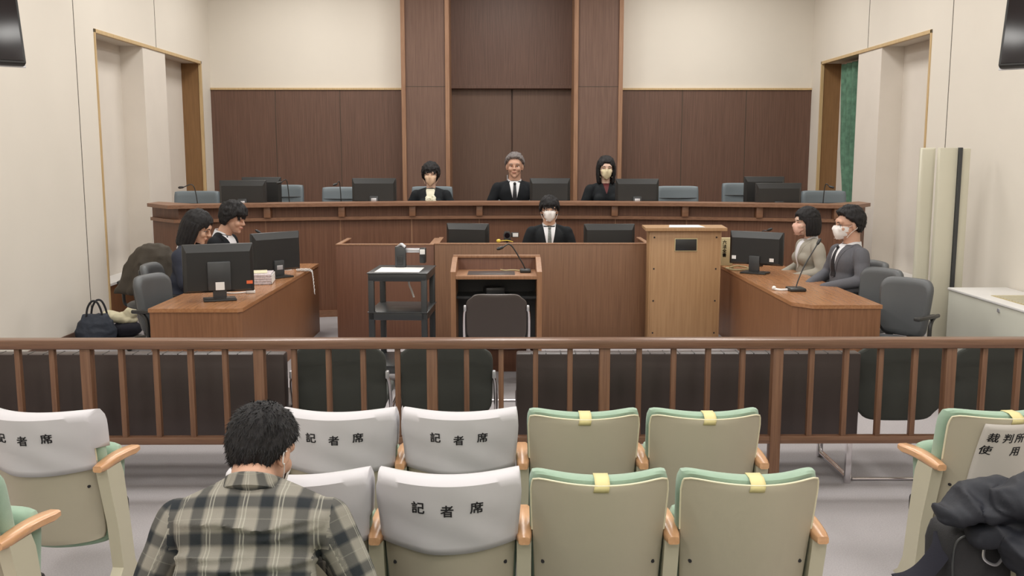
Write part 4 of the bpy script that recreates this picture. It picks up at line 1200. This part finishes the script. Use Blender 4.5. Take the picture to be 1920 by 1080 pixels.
# ------------------------------------------------------------------ PEOPLE
def hand(bm, wrist, d, n, side, curl=.5, sc=1.0):
    """wrist point, direction d, palm normal n (towards the palm), side +1 thumb along d x n"""
    d = V(d).normalized(); n = (V(n) - d * V(n).dot(d)).normalized(); a = d.cross(n).normalized() * side
    wr = V(wrist); rot = Matrix((a, d, n)).transposed()
    ell(bm, wr + d * .045 * sc, (.040 * sc, .05 * sc, .015 * sc), 16, 10, rot)
    for off, L in ((.030, .066), (.011, .074), (-.009, .070), (-.028, .056)):
        p0 = wr + d * .078 * sc + a * off * sc
        c = curl; d1 = (d * math.cos(c) + n * math.sin(c)); d2 = (d * math.cos(2.1 * c) + n * math.sin(2.1 * c))
        p1 = p0 + d1 * L * .55 * sc; p2 = p1 + d2 * L * .5 * sc
        capsule(bm, p0, p1, .0088 * sc, .008 * sc, 10); capsule(bm, p1, p2, .008 * sc, .0068 * sc, 10)
    p0 = wr + d * .02 * sc + a * .03 * sc; p1 = p0 + (d * .6 + a * .6 + n * .35).normalized() * .042 * sc; p2 = p1 + (d * .85 + a * .15 + n * .4).normalized() * .03 * sc
    capsule(bm, p0, p1, .012 * sc, .0095 * sc, 10); capsule(bm, p1, p2, .0095 * sc, .008 * sc, 10)

def head_shape(bm, Hm, fem=False):
    q = len(bm.verts); s0 = set(bm.verts)
    ell(bm, (0, .015, .03), (.077, .093, .088), 32, 20)
    ell(bm, (0, -.012, -.03), (.064 if not fem else .060, .070, .062), 24, 16)
    ell(bm, (0, -.035, -.062), (.044 if not fem else .038, .046, .040), 20, 14)
    ell(bm, (0, -.068, -.088), (.020, .016, .016), 14, 10)
    ell(bm, (0, -.066, .035), (.058, .026, .030), 20, 12)              # brow
    for s in (-1, 1):
        ell(bm, (s * .036, -.058, -.018), (.026, .026, .026), 14, 10)  # cheek
        ell(bm, (s * .079, .018, -.002), (.009, .020, .032), 14, 10, (0, 0, s * .35))  # ear
        ell(bm, (s * .077, .016, -.022), (.009, .011, .012), 10, 8)
        ell(bm, (s * .011, -.094, -.020), (.008, .009, .007), 10, 8)
    tube(bm, [(0, -.078, .022), (0, -.092, .002), (0, -.104, -.016), (0, -.094, -.026)], [.008, .009, .0115, .009], 12)
    ell(bm, (0, -.082, -.050), (.022, .012, .010), 14, 8)              # mouth mound
    vs_ = [v for v in bm.verts if v not in s0]
    for v in vs_: v.co = Hm @ v.co

def hair_shape(style, Hm, seed=0, length=.2, vol=.014):
    bm = NB(); nu, nv = 72, 40
    def base(az):       # degrees from the front, hair reaches down to this elevation
        a = abs(az)
        if style in ('short', 'short_side'):
            return 34 if a < 35 else (34 - (a - 35) * .75 if a < 70 else (7.8 - (a - 70) * .6 if a < 92 else max(-50, -5.4 - (a - 92) * 1.9)))
        if style in ('shaggy', 'cover'):
            return 10 if a < 45 else (10 - (a - 45) * .9 if a < 75 else max(-55, -17 - (a - 75) * 1.4))
        if style == 'fringe':
            return 14 if a < 42 else (14 - (a - 42) * 1.6 if a < 70 else max(-60, -31 - (a - 70) * 1.2))
        return 20 if a < 30 else (20 - (a - 30) * 1.3 if a < 66 else max(-60, -27 - (a - 66) * 1.2))
    c = V((0, .014, .032)); rr = V((.080, .097, .093)); vl = []
    for j in range(nv + 1):
        el = 90 - 180 * j / nv; row = []
        for i in range(nu):
            az = 360 * i / nu; azs = az if az <= 180 else az - 360
            d = V((math.sin(R(az)) * math.cos(R(el)), -math.cos(R(az)) * math.cos(R(el)), math.sin(R(el))))
            e0 = base(azs) + 5 * noise.noise(V((azs * .12, seed, 0)))
            t = max(0, min(1, (el - e0) / 7 + .5)); t = t * t * (3 - 2 * t)
            th = vol * (1 + .6 * max(0, d.z)) * (1 + .35 * noise.noise(d * 5 + V((seed, 0, 0)))) + .002
            k = V((d.x * (rr.x + th), d.y * (rr.y + th), d.z * (rr.z + th)))
            inn = V((d.x * rr.x * .72, d.y * rr.y * .72, d.z * rr.z * .72))
            row.append(bm.verts.new(c + inn.lerp(k, t)))
        vl.append(row)
    for j in range(nv):
        for i in range(nu):
            i2 = (i + 1) % nu
            bm.faces.new((vl[j][i], vl[j + 1][i], vl[j + 1][i2], vl[j][i2]))
    bmesh.ops.remove_doubles(bm, verts=bm.verts, dist=.0004)
    if style in ('long', 'bob', 'cover'):
        n = 17
        for k in range(n):
            a = 72 + (288 - 72) * k / (n - 1); ar = R(a); sx, cy = math.sin(ar), -math.cos(ar)
            L = length * (1 + .08 * noise.noise(V((k, seed, 3))))
            p = []
            for z, f in ((.055, .98), (.01, 1.05), (-.04, 1.04), (-.04 - L * .35, 1.0), (-.04 - L * .7, .95 if style != 'bob' else .93), (-.04 - L, .9 if style != 'bob' else .78)):
                p.append(V((sx * .083 * f, .014 + cy * .098 * f, z)))
            tube(bm, smooth_path(p, 3), [.012] + [.019] * (len(smooth_path(p, 3)) - 3) + [.014, .006], 8)
    if style in ('shaggy', 'fringe', 'long', 'bob', 'cover'):
        for k in range(9):
            x = -.052 + .013 * k; z1 = .028 + .008 * noise.noise(V((k * 1.7, seed, 1))) + (.012 if style in ('long', 'bob') else 0) + abs(x) * -.25
            if style in ('long', 'bob') and abs(x) < .03: continue
            tube(bm, smooth_path([(x * .8, -.045, .108), (x * .95, -.086 + abs(x) * .45, .080), (x * 1.1, -.098 + abs(x) * .5, z1)], 3), [.008, .010, .012, .0115, .010, .008, .004], 8)
    bm = remesh(bm, .0045, 2, .5)
    bm.normal_update(); dd = []
    for v in bm.verts:
        r_ = math.atan2(v.co.x, -v.co.y)
        n = noise.noise(V((r_ * 7, v.co.z * 16, v.co.y * 20 + seed + 2))) + .6 * noise.noise(V((r_ * 22, v.co.z * 30, seed + v.co.x * 30)))
        dd.append((v, v.normal * n * (.0045 if style in ('short', 'shaggy', 'fringe') else .003)))
    for v, q in dd: v.co += q
    for v in bm.verts: v.co = Hm @ v.co
    return bm

def person(label, loc, rotz, scale=1.0, seat=.46, lean=0, head=(0, 0, 0), fem=False, skin='skin', hair='short', haircol='hair', hairlen=.2,
           jacket='suitblack', shirt='shirtw', tie=None, collar=True, mask=None, glasses=False, wrists=None, elbows=None, neckfwd=0.0, headup=0.0,
           voxel=.006, lapels=True, vneck=.055, vdepth=.24, jname='jacket', hairvol=.014, uv=False, seed=0, broad=1.0, trousers='trousers', feet=True, torso=0.0, knees=None, hand_n=(0, 0, -1), tufts=350, maskw=.028, hunch=0, shz=0):
    t = thing('person', label, 'person', loc, rotz, None, scale)
    dz = seat - .46
    pv = V((0, .02, .55 + dz))
    Mt = Matrix.Translation(pv) @ Matrix.Rotation(R(lean), 4, 'X') @ Matrix.Translation(-V((0, .02, .55)))
    tz = torso
    T = lambda x, y, z: Mt @ V((x, y, z + tz * max(0, min(1, (z - .6) / .4))))
    b = broad * (.92 if fem else 1.0)
    neck0 = T(0, .035, 1.03); hc = T(0, -.008 - neckfwd, 1.198 + headup)
    yaw, pit, rol = head
    Hm = Matrix.Translation(hc) @ Matrix.Rotation(R(yaw), 4, 'Z') @ Matrix.Rotation(R(pit), 4, 'X') @ Matrix.Rotation(R(rol), 4, 'Y')
    sh = [T(s * .172 * b, .02 - hunch, .985 - shz) for s in (-1, 1)]
    el_ = [V(p) for p in (elbows or [(-.25, .0, .74 + dz), (.25, .0, .74 + dz)])]
    wr = [V(p) for p in (wrists or [(-.10, -.24, .67 + dz), (.10, -.24, .67 + dz)])]
    kn = [V(p) for p in (knees or [(-.11, -.42, .52 + dz), (.11, -.42, .52 + dz)])]
    an = [V((k.x, k.y + .04, .09)) for k in kn]
    # ---- body, one surface
    bm = NB(); head_shape(bm, Hm, fem)
    nb = Hm @ V((0, .028, -.045))
    tube(bm, [neck0 - V((0, 0, .04)), neck0.lerp(nb, .5), nb], [.068 if not fem else .056, .060 if not fem else .049, .058 if not fem else .048], 20)
    tr = Mt.to_3x3()
    def te(c, r): ell(bm, T(*c), r, 20, 14, tr)
    te((0, .0, .90), (.135 * b, .085, .15)); te((0, .0, .70), (.115 * b, .08, .15)); te((0, .01, .58), (.14 * b, .095, .10))
    capsule(bm, sh[0], neck0 + V((0, 0, -.03)), .042, .05, 12); capsule(bm, sh[1], neck0 + V((0, 0, -.03)), .042, .05, 12)
    for i, s in ((0, -1), (1, 1)):
        capsule(bm, sh[i], el_[i], .043, .034, 14); capsule(bm, el_[i], wr[i], .034, .024, 14)
        hand(bm, wr[i], wr[i] - el_[i], hand_n, s, .35)
        hp = V((s * .085, .0, .55 + dz)); capsule(bm, hp, kn[i], .07, .05, 14); capsule(bm, kn[i], an[i], .05, .034, 14)
        capsule(bm, an[i] + V((0, .01, -.03)), an[i] + V((s * .01, -.14, -.045)), .034, .026, 12)
    bm = remesh(bm, voxel, 2, .45)
    bvh = BVHTree.FromBMesh(bm); body = OBJ('body', bm, skin, t)
    hd = (Hm.to_3x3() @ V((0, 1, 0))).normalized()
    def face(x, z, off=0):
        o_ = Hm @ V((x, -.4, z)); h = bvh.ray_cast(o_, hd)
        return (h[0] if h[0] is not None else Hm @ V((x, -.08, z))) - hd * off
    HR = Hm.to_3x3()
    # ---- face
    for s in (-1, 1):
        bm = NB(); ell(bm, face(s * .031, .008, -.003), (.0125, .005, .0052), 16, 10, HR); ey = OBJ('eye', bm, 'eyew', t)
        bm = NB(); ell(bm, face(s * .031, .0075, .001), (.0056, .0025, .0052), 12, 8, HR); OBJ('iris', bm, 'iris', ey)
        bm = NB(); tube(bm, [face(s * x, z, .0005) for x, z in ((.017, .013), (.024, .0155), (.032, .016), (.040, .0135), (.045, .010))], .0011, 6); OBJ('eyelid', bm, 'brow', t)
        bm = NB(); tube(bm, [face(s * x, z, .0) for x, z in ((.015, .029), (.025, .0325), (.036, .0325), (.047, .028))], [.0028, .0038, .003, .0015], 6); OBJ('eyebrow', bm, 'brow' if haircol == 'hair' else haircol, t)
    if not mask:
        bm = NB(); tube(bm, [face(x, z, -.001) for x, z in ((-.024, -.052), (-.012, -.0505), (0, -.0515), (.012, -.0505), (.024, -.052))], [.001, .004, .0045, .004, .001], 8); OBJ('lips', bm, 'lip', t)
        bm = NB(); tube(bm, [face(x, z, .0022) for x, z in ((-.023, -.0522), (0, -.0520), (.023, -.0522))], [.0008, .0012, .0008], 6); OBJ('mouth_line', bm, 'leather', t)
    # ---- hair
    hb_ = hair_shape(hair, Hm, seed, hairlen, hairvol)
    if tufts:
        hb_.normal_update(); rnd = random.Random(seed); fs_ = list(hb_.faces); new = []; inv = Hm.inverted()
        for _ in range(tufts):
            f_ = fs_[rnd.randrange(len(fs_))]; c_ = f_.calc_center_median(); n_ = f_.normal.copy()
            q_ = inv @ c_; dn = HR @ V((q_.x * 3 + rnd.uniform(-.4, .4), q_.y * 3 + rnd.uniform(-.3, .3), -.8 + rnd.uniform(-.5, .4)))
            d_ = (n_ * rnd.uniform(.25, .6) + (dn - n_ * dn.dot(n_)).normalized() * .8).normalized(); L = rnd.uniform(.010, .022)
            e1 = d_.cross(n_).normalized() * .0022; e2 = n_ * .0018; new.append((c_ - n_ * .002, e1, e2, d_ * L))
        for c_, e1, e2, d_ in new:
            a_, b_, c2, tp = hb_.verts.new(c_ + e1), hb_.verts.new(c_ - e1), hb_.verts.new(c_ + e2), hb_.verts.new(c_ + d_)
            for q_ in ((a_, b_, c2), (a_, b_, tp), (b_, c2, tp), (c2, a_, tp)): hb_.faces.new(q_)
    OBJ('hair', hb_, haircol, t, angle=80)
    # ---- mask
    if mask:
        hb2 = NB(); head_shape(hb2, Matrix(), fem); ell(hb2, (0, -.058, -.046), (.050, .040, .050), 20, 14); ell(hb2, (0, -.082, -.022), (.016, .026, .022), 16, 12); ell(hb2, (0, -.072, -.035), (.030, .032, .034), 16, 12); hb2 = remesh(hb2, .005, 9, .6); hbv = BVHTree.FromBMesh(hb2); hb2.free()
        bm = patch(hbv, lambda u: -(.034 + maskw * min(1, u * 1.9)), lambda u: .034 + maskw * min(1, u * 1.9), -.092, -.002, None, .010, .002, 16, 12, -1, lambda a, u: .010 * math.sin(PI * a) * u - .006 * math.sin(PI * a) * (1 - u))
        for v in bm.verts:
            f = max(0, 1 - abs(v.co.x) / .04); v.co.y -= .006 * f; v.co = Hm @ v.co
        mk = OBJ('face_mask', bm, mask, t)
        for s in (-1, 1):
            bm = NB()
            for z0_, z1_ in ((-.016, .012), (-.085, -.022)):
                tube(bm, smooth_path([Hm @ V(p) for p in ((s * .058, -.035, z0_), (s * .074, -.008, (z0_ + z1_) / 2 + .004), (s * .086, .022, z1_))], 4), .0016, 6)
            tube(bm, smooth_path([Hm @ V(p) for p in ((s * .086, .022, .012), (s * .088, .038, .004), (s * .086, .032, -.018), (s * .084, .022, -.024))], 4), .0018, 6)
            OBJ('ear_loop', bm, mask, mk)
    if glasses:
        bm = NB(); yy = -.1
        f0 = min((Hm.inverted() @ face(s * .03, .006, 0)).y for s in (-1, 1)) - .010
        for s in (-1, 1):
            pts = [Hm @ V((s * .032 + .022 * math.cos(a), f0 + .004 * abs(math.cos(a)), .006 + .016 * math.sin(a))) for a in [2 * PI * k / 20 for k in range(21)]]
            tube(bm, pts, .0014, 6, caps=False)
            tube(bm, [Hm @ V(p) for p in ((s * .054, f0 + .003, .010), (s * .073, f0 + .02, .012), (s * .082, .02, .012))], .0014, 6)
        tube(bm, [Hm @ V(p) for p in ((-.010, f0, .010), (0, f0 - .002, .012), (.010, f0, .010))], .0013, 6)
        OBJ('glasses', bm, 'glassframe', t)
    # ---- jacket
    bm = NB()
    def je(c, r): ell(bm, T(*c), r, 24, 16, tr)
    je((0, .0, .90), (.155 * b, .108, .155)); je((0, .0, .74), (.142 * b, .105, .17)); je((0, .01, .60), (.165 * b, .125, .13))
    if fem:
        for s in (-1, 1): je((s * .065, -.055, .88), (.065, .065, .065))
    je((0, .02, .985), (.13 * b, .075, .055))
    for i, s in ((0, -1), (1, 1)):
        capsule(bm, sh[i], T(s * .05, .035 - hunch * .3, 1.028), .050, .046, 16)
        capsule(bm, sh[i], el_[i], .061, .05, 18); capsule(bm, el_[i], wr[i].lerp(el_[i], .06), .05, .038, 18)
    if hunch:
        je((0, .045, .93), (.17 * b, .085, .12)); je((0, .04, .80), (.16 * b, .09, .14))
    bm = remesh(bm, .008, 5, .5)
    # open the neck of the jacket slightly and add folds
    bm.normal_update(); dd = []
    for v in bm.verts:
        a_ = noise.noise(V((v.co.x * 9, v.co.y * 9, v.co.z * 16)) + V((seed * 5, 0, 0))); dd.append((v, v.normal * (a_ * .005)))
    for v, q in dd: v.co += q
    if uv:
        Mi = Mt.inverted(); dd = []
        for v in bm.verts:
            q = Mi @ v.co
            if q.y > .0 and abs(q.x) < .2:
                w_ = max(0, 1 - abs(q.x) / .21); f = 0
                for zc_, am, sl, ph in ((.905, .012, .35, 0), (.868, .008, .7, 2), (.835, .016, -.15, 4), (.80, .010, .5, 1), (.765, .017, .1, 3), (.72, .014, -.1, 5)):
                    dz_ = q.z - (zc_ + sl * (q.x ** 2) * 2 + .012 * noise.noise(V((q.x * 9 + ph, ph, 0))))
                    am *= .55 + .45 * math.cos(q.x * 9 + ph)
                    am *= 1.9
                    if dz_ > 0: f += am * max(0, 1 - dz_ / .036) ** 1.5
                    elif dz_ > -.012: f += am * (1 + dz_ / .012) ** 2
                dd.append((v, v.normal * f * (w_ ** .4)))
        for v, q in dd: v.co += q
    jb = BVHTree.FromBMesh(bm); J = OBJ(jname, bm, jacket, t, angle=80)
    if uv:
        me = J.data; ul = me.uv_layers.new(name='UVMap'); Mi = Mt.inverted()
        segs = []
        for i, s in ((0, -1), (1, 1)): segs.append((sh[i], el_[i], s, 0)); segs.append((el_[i], wr[i], s, (el_[i] - sh[i]).length))
        for pl in me.polygons:
            c_ = pl.center; q = Mi @ c_; best = None
            if abs(q.x) > .178 * b or (abs(q.x) > .15 * b and q.z < .86):
                for a_, b_, s, o_ in segs:
                    ab = b_ - a_; tt = max(0, min(1, (c_ - a_).dot(ab) / ab.length_squared)); d_ = (c_ - a_ - ab * tt).length
                    if best is None or d_ < best[0]: best = (d_, a_, ab, s, o_)
            for li in pl.loop_indices:
                p_ = me.vertices[me.loops[li].vertex_index].co
                if best is None:
                    q = Mi @ p_; off = 0
                    ul.data[li].uv = (q.x + off, q.z + off * .6)
                else:
                    _, a_, ab, s, o_ = best; dr = ab.normalized(); r_ = p_ - a_ - dr * (p_ - a_).dot(dr)
                    e1 = dr.cross(V((0, 1, 0))).normalized(); e2 = dr.cross(e1)
                    ul.data[li].uv = (math.atan2(r_.dot(e1), r_.dot(e2)) * .055, -((p_ - a_).dot(dr) + o_))
    Mp = Mt @ Matrix.Translation(V((0, 0, tz)))
    if shirt:
        bm = patch(jb, lambda u: -vneck * (u ** .9) - .001, lambda u: vneck * (u ** .9) + .001, 1.045 - vdepth, 1.06, Mp, .003, .003, 8, 16); OBJ('shirt', bm, shirt, t)
    if collar:
        bm = NB(); r0 = .063 if not fem else .053
        pts0 = []; rings = []
        nd = (nb - neck0).normalized()
        for k in range(25):
            a = -PI / 2 + 2 * PI * k / 24 + PI * 0; 
            front = max(0, -math.sin(a)) ; cx_, cy_ = math.cos(a) * r0, math.sin(a) * (r0 + .004)
            base_ = neck0 + V((0, -.005, 0)); up_ = .050 - .030 * front ** 2; lo = .014 + .02 * front
            pA = base_ + tr @ V((cx_ * 1.12, cy_ * 1.15, -.012 - lo * front)); pB = base_ + tr @ V((cx_, cy_, up_))
            rings.append([pA, pB, pB + (pB - base_).normalized() * .004, pA + tr @ V((cx_, cy_, 0)).normalized() * .006])
        if uv:      # turned-down flannel collar
            bm.free(); bm = NB(); rings = []
            for k in range(33):
                a = 2 * PI * k / 32; sn, cs = math.sin(a), math.cos(a); prof = []
                for ro, zz in ((.058, -.02), (.060, .030), (.064, .036), (.070, .032), (.072, .014), (.076, .0), (.072, -.004), (.064, -.008)):
                    prof.append(neck0 + tr @ V((cs * ro * 1.05, sn * ro * 1.1 - .002, zz + .008 * sn + .0)))
                rings.append(prof)
            loft(bm, rings, True, False)
        cl_ = None
        loft(bm, rings) if not uv else None
        cl_ = OBJ('collar', bm, shirt if shirt else jacket, t)
        if uv:
            ul = cl_.data.uv_layers.new(name='UVMap')
            for lp in cl_.data.loops:
                p_ = cl_.data.vertices[lp.vertex_index].co - neck0; ul.data[lp.index].uv = (math.atan2(p_.x, p_.y) * .09, p_.z + .02)
    if tie:
        bm = patch(jb, lambda u: -.028 + .016 * u, lambda u: .028 - .016 * u, 1.045 - vdepth + .01, 1.035, Mp, .008, .004, 4, 14); OBJ('tie', bm, tie, t)
        h = jb.ray_cast(Mp @ V((0, -1, 1.035)), Mp.to_3x3() @ V((0, 1, 0)))[0]
        if h is not None: bm = NB(); ell(bm, h + Mp.to_3x3() @ V((0, -.012, .0)), (.015, .010, .016), 12, 8); OBJ('tie_knot', bm, tie, t)
    if lapels:
        for s in (-1, 1):
            e = lambda u: s * (vneck * (u ** .9)); w_ = lambda u: s * (.012 + .03 * u)
            l_, r_ = (e, lambda u: e(u) + w_(u)) if s > 0 else (lambda u: e(u) + w_(u), e)
            bm = patch(jb, l_, r_, 1.045 - vdepth, 1.05, Mp, .004, .006, 4, 14); OBJ('lapel', bm, jacket, J)
    # ---- trousers, shoes
    bm = NB(); ell(bm, (0, .02, .555 + dz), (.17 * b, .13, .10), 20, 14)
    for i, s in ((0, -1), (1, 1)):
        capsule(bm, (s * .085, .0, .55 + dz), kn[i], .085, .064, 16); capsule(bm, kn[i], an[i] + V((0, 0, .0)), .062, .05, 16)
    bm = remesh(bm, .012, 3); OBJ('trousers', bm, trousers, t)
    for i, s in ((0, -1), (1, 1)):
        bm = NB(); tube(bm, smooth_path([an[i] + V((0, .05, -.05)), an[i] + V((0, .02, -.045)), an[i] + V((s * .005, -.06, -.052)), an[i] + V((s * .01, -.15, -.058)), an[i] + V((s * .01, -.175, -.062))], 3),
                        [.02] + [.042] * 3 + [.042] * 3 + [.042] * 3 + [.038, .03, .014], 14, rb=None)
        for v in bm.verts: v.co.z = max(.001, v.co.z)
        OBJ('shoe', bm, 'shoe', t)
    return t, T, Mp, jb, Hm

M['maskbeige'] = mat('beige_mask_cloth', (216, 184, 156), .8)
M['maskcream'] = mat('cream_mask_cloth', (214, 200, 166), .8)
M['maskpink'] = mat('pale_pink_mask_cloth', (226, 182, 164), .8)

# judges
DZ = .28
x = W(808, 360, y=11.62).x
t, T, Mp, jb, Hm = person('person with short black hair, beige mask and white ruffled scarf at the judges bench', (x, 11.62, DZ), 0, 1.12, seat=.47, fem=True, skin='skin2', hair='fringe', hairvol=.018,
    jacket='suitblack2', shirt='blouse', mask='maskbeige', seed=1, vneck=.05, torso=-.075, collar=False)
bm = NB(); rnd = random.Random(4)
for k in range(26):
    zz = 1.0 - .15 * rnd.random(); xx = rnd.uniform(-.05, .05) * (1.1 - abs(zz - .92) * 4); h = jb.ray_cast(Mp @ V((xx, -1, zz)), V((0, 1, 0)))[0]
    if h is not None: ell(bm, h + V((0, -.012, -.02)), (rnd.uniform(.012, .026), .014, rnd.uniform(.010, .022)), 10, 8, (rnd.random(), rnd.random(), rnd.random() * 3))
bm = clothify(remesh(bm, .005, 1), .006, 40, 9); OBJ('scarf', bm, 'blouse', t)
x = W(965, 320, y=11.62).x
person('person with grey hair, black suit and dark tie in the middle of the judges bench', (x, 11.62, DZ), 0, 1.2, seat=.47, skin='skin3', hair='short', haircol='hairgrey', jacket='suitblack', shirt='shirtw', tie='tieblack', seed=2, head=(-3, 0, 0), torso=-.065, hairvol=.016)
x = W(1136, 330, y=11.62).x
person('person with long black hair, pale mask and dark red neckline at the judges bench', (x, 11.62, DZ), 0, 1.14, seat=.47, fem=True, skin='skin2', hair='long', hairlen=.11, jacket='suitblack2', shirt='redblouse', mask='maskcream', seed=3, vneck=.035, vdepth=.1, collar=False, torso=-.03)
# clerk
x = W(1030, 400, y=9.98).x
person('person with black hair, glasses and white mask in a black robe behind the clerk counter', (x, 9.98, 0), 0, 1.06, hair='shaggy', hairvol=.018, torso=-.045, jacket='suitblack2', tie='tiegrey', mask='mask', glasses=True, seed=5, vneck=.062, vdepth=.3, lapels=False,
       wrists=[(-.12, -.24, .71), (.12, -.24, .71)], skin='skin')
# left desk
person('person with long dark hair and glasses in a navy jacket, reading at the left desk', (-2.79, 8.15, 0), R(90), 1.12, seat=.39, torso=-.05, fem=True, skin='skin', hair='long', hairlen=.13, jacket='suitnavy', glasses=True, seed=6, lean=13, head=(0, 22, 0), neckfwd=.02,
       wrists=[(-.10, -.36, .665), (.10, -.36, .665)], elbows=[(-.22, -.12, .66), (.22, -.12, .66)], vneck=.05)
person('person with shaggy black hair and open white collar at the left desk', (-2.84, 9.36, 0), R(84), 1.15, seat=.39, torso=-.075, skin='skin3', hair='shaggy', hairvol=.024, jacket='suitblack', seed=7, lean=14, head=(-8, 14, 0), neckfwd=.03,
       wrists=[(-.10, -.36, .665), (.10, -.36, .665)], elbows=[(-.24, -.12, .66), (.24, -.12, .66)], vneck=.08)
# right desk
person('person with a short black bob in a light grey suit, sitting at the right desk', (2.90, 9.05, 0), R(-84), 1.08, seat=.39, torso=-.05, fem=True, skin='skin2', hair='bob', hairlen=.07, jacket='suitlight', mask='maskpink', seed=8, lean=5, head=(0, 3, 0),
       vneck=.045)
person('person in a grey suit, glasses and white mask, sitting back at the right desk', (2.93, 8.22, 0), R(-80), 1.14, seat=.38, torso=-.07, skin='skin3', hair='short', hairvol=.02, jacket='suitgrey', tie='tieblack', mask='mask', glasses=True, seed=9, lean=-2, head=(-8, 3, 0), vneck=.05)
# man in the public seats
person('person in a checked flannel shirt and mask, seen from behind with head bowed', (-.70, 2.38, 0), PI, 1.04, seat=.335, lean=26, head=(-18, 26, 0), skin='skin3', hair='short', hairvol=.010, jacket='plaid', shirt=None, mask='mask', seed=11,
       neckfwd=.03, headup=-.058, jname='shirt', lapels=False, collar=True, uv=True, broad=1.17, voxel=.005, hunch=.03, torso=-.02, tufts=2600, maskw=.012, shz=.03,
       wrists=[(-.12, -.40, .60), (.12, -.40, .60)], elbows=[(-.29, -.12, .60), (.27, -.12, .60)])
